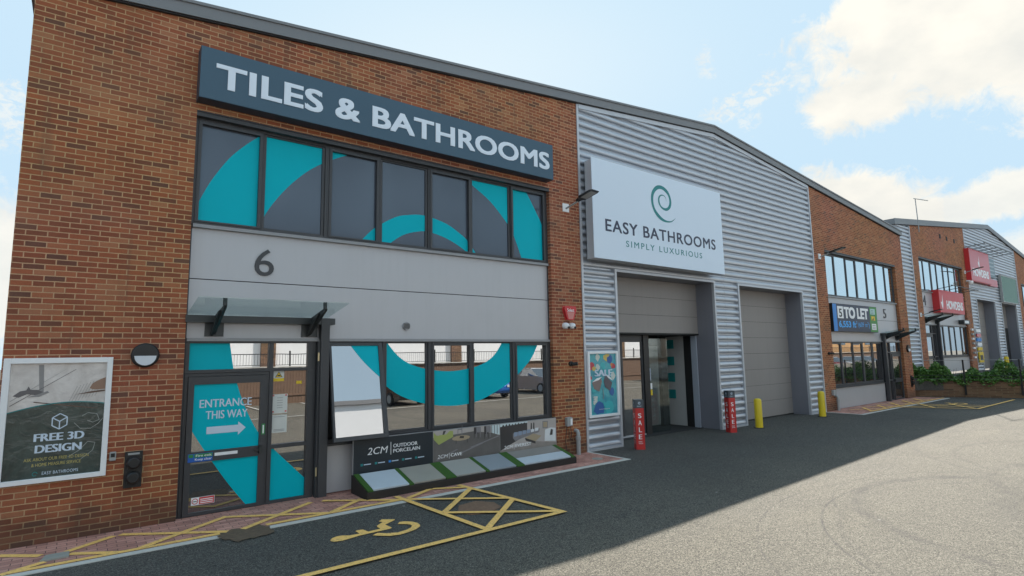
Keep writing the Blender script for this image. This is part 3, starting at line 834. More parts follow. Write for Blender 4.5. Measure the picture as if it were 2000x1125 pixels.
# notices on the side light
PAPER = flat('white_paper', (.60, .62, .60), .6); YS = flat('warning_yellow', (.72, .50, .02), .5)
mb = MB(); mb.box(2.53, 2.70, .146, .149, 1.98, 2.10, PAPER); mb.box(2.53, 2.70, .146, .149, 1.93, 1.979, YS)
mb.sheet([(2.555, 1.995), (2.675, 1.995), (2.615, 2.09)], BLACK, .1455); mb.sheet([(2.572, 2.003), (2.658, 2.003), (2.615, 2.078)], YS, .1450); mb.box(2.595, 2.64, .1440, .1448, 2.015, 2.035, BLACK)
mb.build('camera_warning_notice', b1)
mb = MB(); mb.box(2.52, 2.765, .146, .149, 1.41, 1.72, PAPER)
for z in (1.66, 1.62, 1.58, 1.54, 1.50): mb.box(2.60, 2.69, .1452, .1458, z-.004, z+.004, TRIMG)
for a, b in ((2.54, 1.70), (2.74, 1.70), (2.54, 1.44), (2.74, 1.44)): mb.box(a-.015, a+.015, .1452, .1458, b-.012, b+.012, PINK)
mb.build('opening_notice', b1)
mb = MB(); mb.box(2.52, 2.765, .146, .149, 1.10, 1.385, PAPER)
for z in (1.355, 1.15, 1.13): mb.box(2.56, 2.73, .1452, .1458, z-.004, z+.004, TRIMG)
mb.build('paper_notice', b1)
mb = MB(); mb.box(2.90, 2.99, .146, .149, 1.875, 1.925, YS); mb.build('yellow_sticker', b1)
mb = MB()
for z in (2.32, .42): mb.box(3.20, 3.225, -.012, .0, z-.07, z+.07, flat('brass_hinge', (.6, .5, .3), .3, .5))
mb.build('hinge', b1)

# house numbers
mb = MB(); text(mb, '6', 2.17, 2.47, 3.66, 4.11, .119, FRAME, .0, .02); o = mb.build('unit_number', b1)
mb = MB(); text(mb, '5', 28.66, 28.96, 3.66, 4.08, .119, FRAME, .0, .02); mb.build('unit_number', b1)
# round vent in the band
mb = MB(); mb.tube([(4.91, .119, 2.88), (4.91, .085, 2.88)], .075, TRIMG, 20)
for k in range(5): mb.box(4.85, 4.97, .078, .084, 2.835+k*.02, 2.845+k*.02, BLACK)
o = tag(mb.build('wall_vent'), 'small round grey vent with slats in the pale panel over the windows', 'vent'); place_on_base(o, (4.91, .12, 2.88))


def canopy(x0, x1, y, z, label, glass=True):
    t = thing('canopy', label, 'canopy', ((x0+x1)/2, y, z-.1))
    m = MB(); m.add([(x0, y+.08, z), (x1, y+.08, z), (x1, y-.92, z+.17), (x0, y-.92, z+.17), (x0, y+.08, z+.014), (x1, y+.08, z+.014), (x1, y-.92, z+.184), (x0, y-.92, z+.184)], [(0, 1, 2, 3), (4, 7, 6, 5), (0, 4, 5, 1), (2, 6, 7, 3), (1, 5, 6, 2), (0, 3, 7, 4)], CGLASS if glass else STEEL)
    m.build('glass_panel', t)
    m = MB(); m.box(x0-.03, x1+.1, y-.03, y+.11, z-.12, z-.012, STEEL); m.build('wall_beam', t)
    for x in (x0+.38, x1-.30):
        a = MB(); a.box(x-.13, x+.13, y+.08, y+.118, z-.33, z-.121, STEEL)
        a.prism([(y+.079, z-.30), (y+.079, z-.121), (y-.031, z-.121), (y-.031, z-.01), (y-.66, z+.10), (y-.72, z+.09), (y-.70, z+.06)], STEEL, x-.018, x+.018, 'x')
        a.prism([(y+.079, z-.33), (y+.079, z-.25), (y-.031, z-.19), (y-.4, z+.02), (y-.5, z+.03)], STEEL, x-.05, x-.0185, 'x')
        a.build('bracket', t)
        a = MB(); a.tube([(x, y-.66, z+.09), (x, y-.66, z+.20)], .03, STEEL, 12); a.build('clamp', t)
    return t


canopy(1.24, 3.38, 0, 2.99, 'glass entrance canopy on two dark brackets above the entrance door under the number 6')
canopy(28.1, 30.25, 0, 2.99, 'dark bracketed entrance canopy beside the blue to let board', True)

# ---------------------------------------------------------------- signs on building 1
t = thing('fascia_sign', 'long slate blue sign reading TILES & BATHROOMS over the upper windows', 'sign', (4.84, -.1, 6.32))
mb = MB(); mb.box(1.20, 8.48, -.25, -.002, 6.32, 7.16, SIGNBS); o = mb.build('sign_box', t)
mb = MB(); mb.box(1.205, 8.475, -.258, -.2505, 6.325, 7.155, SIGNBL); mb.build('sign_face', t)
mb = MB(); text(mb, 'TILES & BATHROOMS', 1.42, 8.36, 6.53, 6.93, -.2585, LETW, .026, .008, 0, 1.02); mb.build('lettering', t)
t = thing('shop_sign', 'big white box sign with teal spiral reading EASY BATHROOMS on silver cladding', 'sign', (12.4, -.2, 4.6))
mb = MB(); mb.box(9.74, 15.2, -.345, -.03, 4.6, 7.09, SIGNE); mb.build('sign_box', t)
mb = MB(); mb.box(9.64, 15.21, -.365, -.346, 4.59, 7.10, SIGNW); mb.build('sign_face', t)
mb = MB(); text(mb, 'EASY BATHROOMS', 10.06, 14.80, 5.29, 5.60, -.3655, NAVY, .014, .004, 0, 1.12); text(mb, 'SIMPLY LUXURIOUS', 10.80, 14.08, 4.97, 5.13, -.3655, TEALI, .0, .004, 0, 1.35)
mb.build('lettering', t)
so = [(12.542, 6.408), (12.528, 6.505), (12.463, 6.572), (12.344, 6.585), (12.243, 6.543), (12.182, 6.449), (12.184, 6.338), (12.242, 6.249), (12.344, 6.181), (12.495, 6.149), (12.631, 6.195), (12.728, 6.295), (12.763, 6.443), (12.72, 6.607), (12.609, 6.746), (12.439, 6.823), (12.265, 6.834), (12.112, 6.787), (11.975, 6.666), (11.898, 6.528), (11.879, 6.359), (11.909, 6.198), (12.011, 6.021), (12.172, 5.898), (12.36, 5.833), (12.579, 5.832), (12.761, 5.88), (12.934, 6.011)]
si = [(12.542, 6.408), (12.514, 6.503), (12.444, 6.555), (12.347, 6.551), (12.284, 6.515), (12.242, 6.445), (12.249, 6.341), (12.307, 6.259), (12.402, 6.224), (12.501, 6.225), (12.592, 6.267), (12.655, 6.355), (12.674, 6.457), (12.63, 6.593), (12.515, 6.68), (12.388, 6.73), (12.257, 6.728), (12.135, 6.672), (12.031, 6.571), (11.98, 6.445), (11.978, 6.278), (12.041, 6.135), (12.16, 6.028), (12.304, 5.937), (12.452, 5.888), (12.583, 5.877), (12.74, 5.901), (12.934, 6.011)]
so = smoothline(so, 3); si = smoothline(si, 3)
mb = MB()
for i in range(len(so)-1): mb.sheet([so[i], so[i+1], si[i+1], si[i]], TEALI, -.3675)
mb.build('spiral_emblem', t)

t = thing('to_let_board', 'blue to let board with green strip beneath the upper windows of unit 5', 'sign', (25.2, .05, 3.0))
mb = MB(); mb.box(23.08, 27.42, -.05, .118, 2.99, 4.10, BLACK); mb.build('board', t)
mb = MB(); mb.box(23.10, 23.42, -.056, -.0505, 3.01, 4.08, BLUE); mb.box(23.421, 26.62, -.056, -.0505, 3.01, 4.08, DKBLUE); mb.box(26.621, 27.40, -.056, -.0505, 3.01, 4.08, GREEN)
mb.box(23.5, 24.02, -.0605, -.0565, 3.52, 4.0, WHITE); mb.box(26.70, 27.2, -.0605, -.0565, 3.76, 4.0, flat('mint_label', (.4, .62, .6), .5)); mb.box(26.78, 27.15, -.0605, -.0565, 3.5, 3.68, YS); mb.box(26.76, 27.22, -.0605, -.0565, 3.1, 3.36, WHITE)
mb.prism([(26.80, 3.51), (27.0, 3.51), (26.98, 3.64), (26.92, 3.57)], BLACK, -.063, -.061)
for k in range(3): mb.box(26.82, 27.15, -.0635, -.0612, 3.14+k*.07, 3.16+k*.07, BLACK); mb.box(26.78, 27.05, -.0635, -.0612, 3.80+k*.06, 3.815+k*.06, BLACK)
mb.build('printed_face', t)
mb = MB(); text(mb, '5', 23.62, 23.90, 3.57, 3.90, -.0612, BLACK, .02); text(mb, 'TO LET', 24.08, 26.48, 3.53, 3.99, -.0572, WHITE, .05, 0, 0, .95)
BLT = flat('light_blue_letters', (.05, .38, .85), .5)
text(mb, '6,553 ft', 23.55, 25.15, 3.13, 3.42, -.0572, BLT, .03); text(mb, '2', 25.18, 25.28, 3.32, 3.44, -.0572, BLT, .03); text(mb, '(609 m', 25.38, 26.28, 3.14, 3.40, -.0572, BLT, .0); text(mb, '2', 26.31, 26.40, 3.31, 3.42, -.0572, BLT, .0); text(mb, ')', 26.42, 26.52, 3.14, 3.40, -.0572, BLT, .0)
mb.build('lettering', t)


def pic(name, c1, c2): return sunpic(name, c1, c2)


# free 3d design poster
t = thing('wall_poster', 'white framed FREE 3D DESIGN poster on the brick wall at the left edge', 'poster', (-.2, 0, .77))
mb = MB(); mb.ring((-.77, .36, .77, 2.36), (-.70, .295, .83, 2.29), WHITE, -.05, -.001); mb.build('frame', t, bevel=.004)
SKT = sunpic('sketch_paper_print', (.72, .68, .66), (.48, .44, .42)); DKP = sunpic('dark_marble_print', (.055, .085, .078), (.012, .022, .020))
mb = MB()
mb.sheet([(-.70, .83), (.295, .83), (.295, 2.29), (-.70, 2.29)], SKT, -.012)
arc = [(-.70+i*.0995, 1.60+.17*math.sin(math.pi*(.12+.6*i/10))) for i in range(11)]
mb.sheet([(-.70, .83), (.295, .83)] + arc[::-1], DKP, -.016)
for i in range(10): mb.sheet([arc[i], arc[i+1], (arc[i+1][0], arc[i+1][1]+.012), (arc[i][0], arc[i][1]+.012)], TEALI, -.0165)
PEN = flat('pencil_brown', (.12, .07, .05), .5); SKN = flat('printed_hand', (.28, .17, .12), .5)
GRD = flat('printed_grey', (.13, .12, .125), .5); GRL = flat('printed_mid_grey', (.26, .25, .25), .5)
mb.sheet([(-.40, 1.90), (-.355, 1.90), (-.375, 2.27), (-.425, 2.27)], GRL, -.0163)
mb.sheet([(-.68, 1.76), (-.68, 1.75), (-.04, 2.20), (-.035, 2.21)], GRD, -.0164); mb.sheet([(-.68, 1.82), (-.68, 1.812), (-.14, 2.21), (-.13, 2.22)], GRL, -.0166)
mb.sheet([(-.66, 1.88), (-.60, 1.86), (-.52, 1.90), (-.42, 1.88), (-.36, 1.92), (-.42, 1.95), (-.49, 1.955), (-.51, 2.0), (-.53, 1.95), (-.59, 1.94)], GRD, -.0168)
mb.sheet([(-.52, 1.86), (-.40, 1.86), (-.30, 1.91), (-.32, 1.93), (-.42, 1.89)], GRL, -.0170)
mb.sheet([(-.45, 1.80), (-.45, 1.788), (.0, 1.705), (.22, 1.67), (.22, 1.677)], PEN, -.0162)
mb.sheet([(-.03, 1.87), (.16, 1.885), (.29, 1.90), (.29, 1.92), (.14, 1.905)], PEN, -.0169)
mb.sheet([(.12, 1.95), (.15, 2.01), (.21, 2.05), (.29, 2.09), (.29, 1.93), (.2, 1.925), (.15, 1.93)], SKN, -.0162)
for q in range(9):   # faint pencil lines of the sketch
    xq = -.1+q*.035; mb.sheet([(xq, 1.76+.01*q), (xq+.004, 1.76+.01*q), (xq+.09, 1.98+.012*q), (xq+.086, 1.98+.012*q)], GRL, -.0158-q*.00002)
CRK_HL = flat('crease_highlight', (.34, .36, .35), .15)  # pale strips painted as the highlights along creases in the glossy cover
for q, P in enumerate(([(.06, 1.58), (.12, 1.62), (.22, 1.60), (.25, 1.52), (.18, 1.49), (.12, 1.52)], [(-.02, 1.50), (.05, 1.42), (.16, 1.41), (.24, 1.47), (.29, 1.54)], [(-.06, 1.06), (.06, 1.14), (.14, 1.24), (.22, 1.22), (.20, 1.12), (.08, 1.02)])):
    for a_, b_ in zip(P, P[1:]):
        A_ = Vector(a_); B_ = Vector(b_); n_ = Vector((-(B_-A_).y, (B_-A_).x)).normalized()*.003
        mb.sheet([tuple(A_+n_), tuple(B_+n_), tuple(B_-n_), tuple(A_-n_)], CRK_HL, -.0172-q*.0001)
mb.build('print', t)
mb = MB()
text(mb, 'FREE 3D', -.42, .10, 1.285, 1.39, -.018, LETT, .045); text(mb, 'DESIGN', -.40, .08, 1.14, 1.245, -.018, LETT, .045)
text(mb, 'ASK ABOUT OUR FREE 3D DESIGN', -.50, .16, 1.045, 1.085, -.018, flat('gold_print', (.42, .36, .12), .5), .01)
text(mb, '& HOME MEASURE SERVICE', -.42, .08, .975, 1.015, -.018, MATS['gold_print'], .01)
text(mb, 'EASY BATHROOMS', -.31, .06, .865, .905, -.018, LETT, .005, 0, 0, 1.1); mb.build('lettering', t)
mb = MB()
c3 = (-.17, 1.53); hx = [(c3[0]+.088*math.sin(math.pi*k/3), c3[1]+.10*math.cos(math.pi*k/3)) for k in range(6)]
sg = [(hx[k], hx[(k+1) % 6]) for k in range(6)] + [(c3, hx[1]), (c3, hx[3]), (c3, hx[5])]
sg2 = []
for j, (a, b) in enumerate(sg):
    a = Vector(a); b = Vector(b); d = (b-a).normalized(); n = Vector((-d.y, d.x))*.006
    mb.sheet([tuple(a+n), tuple(b+n), tuple(b-n), tuple(a-n)], LETT, -.0181-j*.0001)
mb.build('cube_icon', t)
mb = MB(); ring = [(-.38+.028*math.cos(k*.5), .885+.028*math.sin(k*.5)) for k in range(12)]; rin = [(-.38+.02*math.cos(k*.5), .885+.02*math.sin(k*.5)) for k in range(12)]
for k in range(11): mb.sheet([ring[k], ring[k+1], rin[k+1], rin[k]], TEALI, -.018)
mb.build('spiral_emblem', t)

# sale poster on the cladding
t = thing('wall_poster', 'tall teal SALE poster in a white frame on the corrugated cladding', 'poster', (10.13, -.05, .78))
mb = MB(); mb.ring((9.60, 10.66, .78, 2.35), (9.66, 10.60, .84, 2.29), WHITE, -.075, -.024); mb.build('frame', t, bevel=.004)
mb = MB(); TP = sunpic('teal_poster_print', (.06, .46, .50), (.012, .22, .31)); mb.sheet([(9.66, .84), (10.60, .84), (10.60, 2.29), (9.66, 2.29)], TP, -.035)
cols = [flat('print_red', (.5, .06, .08), .4), flat('print_yellow', (.6, .45, .12), .4), flat('print_blue', (.03, .12, .34), .4), flat('print_cream', (.55, .6, .55), .4), flat('print_aqua', (.05, .42, .45), .4), flat('print_orange', (.6, .2, .06), .4)]
yy = -.0352
for k, (cx, cz, r_, ci) in enumerate([(9.75, 2.0, .12, 0), (9.82, 1.93, .08, 1), (10.50, 1.98, .09, 0), (10.45, 2.02, .05, 5), (9.95, 2.2, .10, 3), (10.1, 2.22, .07, 4), (10.28, 2.2, .12, 1), (9.70, 1.72, .06, 0), (9.95, 1.98, .09, 3), (10.4, 2.15, .12, 2), (10.15, 2.0, .1, 4), (10.48, 1.75, .10, 3), (9.85, 1.2, .08, 3), (9.80, 1.13, .05, 3), (10.15, 1.08, .06, 4), (10.3, 1.0, .18, 4), (9.95, 1.0, .2, 2), (10.42, 1.35, .12, 2), (9.8, 1.45, .1, 4)]):
    yy -= .0003
    P = [(cx+r_*(.6+.5*random.random())*math.cos(a*.7), cz+r_*(.6+.5*random.random())*math.sin(a*.7)) for a in range(9)]
    P = [(min(max(p[0], 9.665), 10.595), min(max(p[1], .845), 2.285)) for p in P]
    mb.sheet(P, cols[ci], yy)
BOXC = flat('print_box_brown', (.22, .17, .16), .4); BOXD = flat('print_box_dark', (.10, .09, .11), .4)
mb.sheet([(9.74, 1.60), (9.80, 1.45), (9.98, 1.38), (10.08, 1.62), (10.05, 1.70), (9.85, 1.66)], BOXC, -.0425); mb.sheet([(9.74, 1.61), (9.98, 1.66), (10.08, 1.73), (9.9, 1.70)], WHITE, -.0428)
mb.sheet([(10.14, 1.62), (10.18, 1.48), (10.36, 1.38), (10.44, 1.58), (10.2, 1.78)], BOXD, -.043); mb.sheet([(10.2, 1.80), (10.3, 1.70), (10.48, 1.62), (10.44, 1.66), (10.34, 1.74)], WHITE, -.0432)
mb.box(10.10, 10.115, -.0435, -.042, 1.2, 1.45, BOXC)
mb.build('print', t)
mb = MB(); text(mb, 'SALE', 9.83, 10.46, 1.74, 1.91, -.0445, LETT, .05); text(mb, 'EASY BATHROOMS', 9.95, 10.32, .95, .97, -.0445, WHITE, .0); text(mb, 'UP TO\n50%\nOFF', 9.76, 9.92, 1.14, 1.28, -.0445, WHITE, .02); mb.build('lettering', t)

# ---------------------------------------------------------------- wall fixtures
t = thing('bulkhead_light', 'round black bulkhead light with half moon white lens on brick by the door', 'wall light', (.73, 0, 2.2))
mb = MB(); mb.tube([(.73, -.001, 2.38), (.73, -.06, 2.38), (.73, -.075, 2.38)], [.172, .172, .15], BLACK, 36); mb.build('housing', t)
mb = MB(); P = [(.73+.132*math.cos(-a*math.pi/16), 2.372+.135*math.sin(-a*math.pi/16)) for a in range(17)]; mb.prism(P, flat('frosted_lens', (.62, .66, .72), .3), -.092, -.0755); mb.build('lens', t)
t = thing('meter_box', 'tall black twin meter box on brick between poster and door', 'meter box', (.665, 0, .56))
mb = MB(); mb.box(.565, .775, -.03, -.001, .56, 1.05, BLACK); mb.build('back_plate', t, bevel=.006)
for z in (.90, .70):
    mb = MB(); mb.tube([(.67, -.031, z), (.67, -.10, z), (.67, -.115, z)], [.085, .08, .06], BLACK, 24); mb.box(.60, .74, -.06, -.031, z-.09, z-.04, BLACK); mb.build('socket', t)
mb = MB(); mb.box(.60, .735, -.036, -.0305, 1.005, 1.03, flat('pale_label', (.35, .36, .36), .4)); mb.build('label_strip', t)
t = thing('key_safe', 'small silver key safe on brick right of the large poster', 'key safe', (.43, 0, .95))
mb = MB(); mb.box(.39, .465, -.035, -.001, .95, 1.07, PLAST); mb.build('case', t, bevel=.008)
mb = MB(); mb.box(.405, .45, -.04, -.0352, 1.0, 1.05, BLACK); mb.build('keypad', t)


def floodlight(x, z, y0, label, dirx=0.12, group='floodlights on arms above the forecourt'):
    t = thing('floodlight', label, 'floodlight', (x, y0, z-.1), group=group)
    m = MB(); m.box(x-.10, x+.10, y0-.025, y0-.001, z-.10, z+.10, WHITE); m.build('wall_plate', t)
    m = MB(); m.tube([(x, y0-.026, z-.02), (x+dirx*.4, y0-.38, z+.08)], .022, PLAST, 10); m.build('arm', t)
    m = MB(); a = Vector((x+dirx*.4, y0-.36, z+.075)); d = Vector((dirx, -1, .26)).normalized(); s_ = Vector((1, dirx, 0)).normalized(); u = d.cross(s_); u = -u if u.z < 0 else u
    prof = [(0, .04, .05), (.1, .06, .055), (.16, .13, .05), (.5, .15, .035), (.58, .12, .015)]
    vs = []; fs = []
    for (l, w, h) in prof:
        for (p, q) in ((-1, 0), (1, 0), (1, 1), (-1, 1)): vs.append(a + d*l + s_*w*p + u*(h*q))
    for i in range(len(prof)-1):
        for k in range(4): fs.append((i*4+k, i*4+(k+1) % 4, i*4+4+(k+1) % 4, i*4+4+k))
    fs += [(3, 2, 1, 0), tuple(len(vs)-4+k for k in range(4))]
    m.add(vs, fs, BLACK); m.build('lamp_head', t)
    m = MB(); m.add([a+d*.2-s_*.11-u*.004, a+d*.2+s_*.11-u*.004, a+d*.52+s_*.11-u*.004, a+d*.52-s_*.11-u*.004], [(0, 1, 2, 3)], PLAST); m.build('lens', t)
    return t


floodlight(9.07, 5.80, 0, 'dark floodlight on white plate on the brick pier left of the big white sign')
floodlight(22.45, 5.88, 0, 'dark floodlight on white plate left of the upper windows above the to let board')
t = thing('alarm_box', 'red shield shaped alarm bell box on brick pier above two cameras', 'alarm box', (9.06, 0, 3.1))
mb = MB(); mb.prism([(8.97, 3.10), (9.15, 3.10), (9.24, 3.34), (9.22, 3.40), (8.90, 3.40), (8.88, 3.34)], RED, -.09, -.001); mb.build('case', t, bevel=.012)
mb = MB(); text(mb, 'Select', 8.95, 9.17, 3.28, 3.36, -.0935, WHITE, .02); mb.prism([(8.99, 3.11), (9.13, 3.11), (9.18, 3.27), (8.94, 3.27)], flat('pink_plate', (.6, .22, .2), .4), -.0945, -.0915); mb.build('front_plate', t)
for x, l in ((8.93, 'left of the pair of white dome cameras below the red alarm box'), (9.13, 'right of the pair of white dome cameras below the red alarm box')):
    t = thing('security_camera', l, 'camera', (x, 0, 2.88))
    mb = MB(); mb.tube([(x, -.001, 2.95), (x, -.05, 2.95), (x+.005, -.10, 2.94), (x+.01, -.13, 2.93)], [.075, .075, .068, .03], WHITE, 20); mb.build('housing', t)
    mb = MB(); mb.tube([(x+.02, -.118, 2.915), (x+.03, -.145, 2.90)], .026, BLACK, 14); mb.build('lens', t)
t = thing('wall_spotlight', 'small black spotlight on the brick pier beside the teal poster', 'wall light', (9.08, 0, 2.0))
mb = MB(); mb.tube([(9.08, -.001, 2.07), (9.08, -.05, 2.07)], .055, BLACK, 16); mb.build('mount', t)
mb = MB(); mb.tube([(9.10, -.05, 2.06), (9.17, -.16, 2.07)], .04, BLACK, 14); mb.build('lamp_head', t)
t = thing('wall_spotlight', 'small black spotlight on the brick pier left of the lower windows of unit 5', 'wall light', (22.55, 0, 2.1))
mb = MB(); mb.tube([(22.55, -.001, 2.15), (22.55, -.05, 2.15)], .055, BLACK, 16); mb.build('mount', t)
mb = MB(); mb.tube([(22.57, -.05, 2.14), (22.64, -.16, 2.15)], .04, BLACK, 14); mb.build('lamp_head', t)
t = thing('socket_box', 'grey electrical box with looped cable low on the brick pier', 'electrical box', (8.95, 0, .65))
mb = MB(); mb.box(8.86, 9.02, -.09, -.001, .66, .86, PLAST); mb.build('case', t, bevel=.01)
mb = MB(); mb.box(8.95, 9.01, -.096, -.0905, .69, .83, WHITE); mb.build('cover', t)
mb = MB(); mb.tube([(8.88, -.05, .665), (8.84, -.05, .5), (8.83, -.04, .3), (8.86, -.05, .1), (8.95, -.08, .02)], .008, BLACK, 6); mb.tube([(8.98, -.05, .665), (9.0, -.06, .5), (8.97, -.06, .35), (8.93, -.05, .42), (8.94, -.05, .60)], .007, BLACK, 6); mb.build('cable', t)
t = thing('socket_box', 'grey electrical box on the brick pier behind the right yellow bollard', 'electrical box', (22.62, 0, .55))
mb = MB(); mb.box(22.50, 22.72, -.09, -.001, .58, .78, PLAST); mb.build('case', t, bevel=.01)


def ventpipe(x, label):
    t = thing('drain_pipe', label, 'pipe', (x, -.1, 0))
    m = MB(); m.tube([(x, -.1, 0), (x, -.1, .36)], .048, PLAST, 16); m.build('lower_pipe', t)
    m = MB(); m.tube([(x, -.1, .34), (x, -.1, .42)], .06, PLAST, 16); m.build('collar', t)
    m = MB(); m.tube([(x, -.1, .40), (x, -.1, .49), (x, -.08, .53), (x, -.002, .54)], .044, PLAST, 16); m.build('bend', t)


ventpipe(9.17, 'stub of grey pipe standing at the foot of the brick pier beside the display tray')
ventpipe(22.78, 'stub of grey pipe at the foot of the pier right of the farther yellow bollard')
# cable from brick to the door of unit 5
t = thing('bulkhead_light', 'round bulkhead light on the brick pier right of the unit 5 door', 'wall light', (30.85, 0, 2.1))
mb = MB(); mb.tube([(30.85, -.001, 2.28), (30.85, -.07, 2.28)], .17, BLACK, 30); mb.build('housing', t)
mb = MB(); P = [(30.85+.132*math.cos(-a*math.pi/12), 2.272+.135*math.sin(-a*math.pi/12)) for a in range(13)]; mb.prism(P, MATS['frosted_lens'], -.088, -.0705); mb.build('lens', t)
t = thing('meter_box', 'tall black meter box low on the pier at the end of unit 5', 'meter box', (30.95, 0, .5))
mb = MB(); mb.box(30.82, 31.05, -.03, -.001, .5, 1.02, BLACK); mb.build('back_plate', t)
for z in (.88, .68):
    mb = MB(); mb.tube([(30.93, -.031, z), (30.93, -.10, z)], .085, BLACK, 20); mb.build('socket', t)

# ---------------------------------------------------------------- yellow bollards and sale posts


def bollard(x, y, h, label):
    t = thing('bollard', label, 'bollard', (x, y, 0), group='yellow safety bollards')
    m = MB(); m.tube([(x, y, 0), (x, y, h-.06), (x, y, h-.015), (x, y, h)], [.105, .105, .09, .05], YEL, 24); m.build('post', t)
    return t


b_a = thing('bollard', 'yellow bollard standing in front of the closed roller door', 'bollard', (16.23, -.55, 0), group='yellow safety bollards')
mb = MB(); mb.tube([(0, 0, 0), (0, 0, .80), (0, 0, .85), (0, 0, .87)], [.11, .11, .095, .05], YEL, 28); mb.build('post', b_a, local=True)
mb = MB(); mb.tube([(0, 0, 0), (0, 0, .02)], .15, flat('asphalt_collar', (.05, .05, .05), .9), 24); mb.build('base_collar', b_a, local=True)


def dup(o, loc, label, rz=0):
    r = o.copy(); C.objects.link(r); r.location = loc; r.rotation_euler = (0, 0, rz); r['label'] = label
    for ch in list(o.children):
        c = ch.copy(); C.objects.link(c); c.parent = r
        for gch in ch.children:
            d = gch.copy(); C.objects.link(d); d.parent = c
    return r


dup(b_a, (20.40, -.55, 0), 'yellow bollard at the end of the corrugated wall next to the brick pier')


def sale_post(x, y, rz, label):
    t = thing('sale_post', label, 'post', (x, y, 0), rz, 'red sale posts')
    w = .105; h = 1.17
    m = MB(); m.box(-w+.004, w-.004, -w+.004, w-.004, 0, h-.012, SIGNBS); m.build('core', t, local=True)
    m = MB(); m.box(-w, w, -w, w, .0, .97, REDP); m.build('red_wrap', t, local=True)
    m = MB(); m.box(-w-.001, w+.001, -w-.001, w+.001, .971, 1.17, flat('slate_cap', (.06, .075, .09), .4)); m.build('cap', t, local=True)
    m = MB()
    for face in (0, 1):
        fn = (lambda u, v, n: (u, -w-.0025-n, v)) if face == 0 else (lambda u, v, n: (-w-.0025-n, -u, v))
        for k, ch in enumerate('SALE'):
            text(m, ch, -.042 if ch != 'L' else -.035, .042, .84-k*.165-.105, .84-k*.165+.01, 0, WHITE, .02, 0, 0, 1, fn)
        text(m, 'ENDS\nSOON', -.05, .05, .13, .20, 0, WHITE, .01, 0, 0, 1, fn)
        text(m, 'e', -.03, .03, 1.06, 1.12, 0, LETT, .0, 0, 0, 1, fn); text(m, 'EASY', -.055, .055, 1.0, 1.03, 0, LETT, 0, 0, 0, 1, fn)
    m.build('lettering', t, local=True)
    return t


sale_post(10.80, -.52, R(236-270), 'red SALE post standing in front of the sliding entrance door')
sale_post(14.88, -.46, R(247.5-270), 'red SALE post standing in front of the cladding between the two tall doors')

# ---------------------------------------------------------------- porcelain display
t = thing('tile_display', 'black tray of sloping porcelain slabs with printed board under the windows', 'display', (6.1, -.4, 0))
mb = MB(); mb.prism([(-.775, 0), (-.10, 0), (-.10, .30), (-.14, .30), (-.775, .125)], TRAY, 3.79, 8.44, 'x'); mb.build('tray', t, bevel=.006)
zb = lambda y: .125 + (.30-.125)*(y+.775)/(.775-.14)
TF = [(3.906, 4.551), (4.64, 5.268), (5.492, 6.131), (6.225, 6.857), (7.064, 8.309)]
TB = [(3.93, 4.569), (4.669, 5.285), (5.537, 6.16), (6.256, 6.868), (7.077, 8.315)]


def slab(name, x0, x1, ya, yb, h, m, lab=None):
    mb = MB(); n = h
    vs = [(x0, ya, zb(ya)), (x1, ya, zb(ya)), (x1, yb, zb(yb)), (x0, yb, zb(yb))]
    vs = vs + [(a, b-.2*n, c+n) for a, b, c in vs]
    mb.add(vs, [(0, 3, 2, 1), (4, 5, 6, 7), (0, 1, 5, 4), (1, 2, 6, 5), (2, 3, 7, 6), (3, 0, 4, 7)], m)
    return mb.build(name, t, label=lab)


cs = [('white_porcelain', (.50, .56, .62)), ('beige_porcelain', (.34, .32, .28)), ('stone_porcelain', (.36, .355, .33)), ('grey_porcelain', (.27, .30, .335))]
for i in range(4): slab('porcelain_slab', TF[i][0], TF[i][1], -.745, -.165, .022, flat(cs[i][0], cs[i][1], .35, var=.1, vs=4))
slab('porcelain_slab', 7.064, 8.309, -.745, -.47, .022, flat('white_porcelain', (.5, .56, .62)), 'white slab in the front row'); slab('porcelain_slab', 7.064, 8.309, -.455, -.165, .022, flat('taupe_porcelain', (.24, .225, .21), .4), 'taupe slab in the back row')
gx = [3.80] + [v for p in TF for v in p] + [8.43]
for i in range(0, len(gx)-1, 2): slab('turf_strip', gx[i]+.006, gx[i+1]-.006, -.765, -.145, .020, GRASS)
bd = thing('printed_board', 'long three panel printed board standing behind the porcelain slabs', 'board', (6.15, -.1, .25))
NB = flat('dark_navy_print', (.018, .026, .034), .35, var=.12, vs=5)
mb = MB(); mb.box(3.81, 8.50, -.098, -.06, .05, .89, TRIMG); mb.build('backing', bd)
y0 = -.0985
mb = MB(); mb.sheet([(3.82, .07), (5.375, .07), (5.375, .88), (3.82, .88)], NB, y0)
text(mb, '2CM', 4.07, 4.46, .60, .72, y0-.001, WHITE, -.01, 0, .2); mb.box(4.51, 4.52, y0-.0015, y0-.0005, .56, .78, WHITE)
text(mb, 'OUTDOOR', 4.56, 5.05, .675, .74, y0-.001, WHITE, .02); text(mb, 'PORCELAIN', 4.56, 5.10, .585, .65, y0-.001, WHITE, .02)
for k in range(5):
    xx = 3.95+k*.262; mb.box(xx, xx+.045, y0-.0015, y0-.0005, .425, .465, BLUE if k == 2 else TEALI); mb.box(xx+.06, xx+.19, y0-.0015, y0-.0005, .437, .452, LETT)
mb.build('panel', bd, label='dark panel reading 2CM OUTDOOR PORCELAIN')
mb = MB(); FL = flat('print_floor', (.13, .12, .115), .4, var=.3, vs=4); WL = flat('print_wall', (.42, .38, .36), .4, var=.2, vs=3); SOFA = flat('print_sofa', (.34, .38, .12), .4)
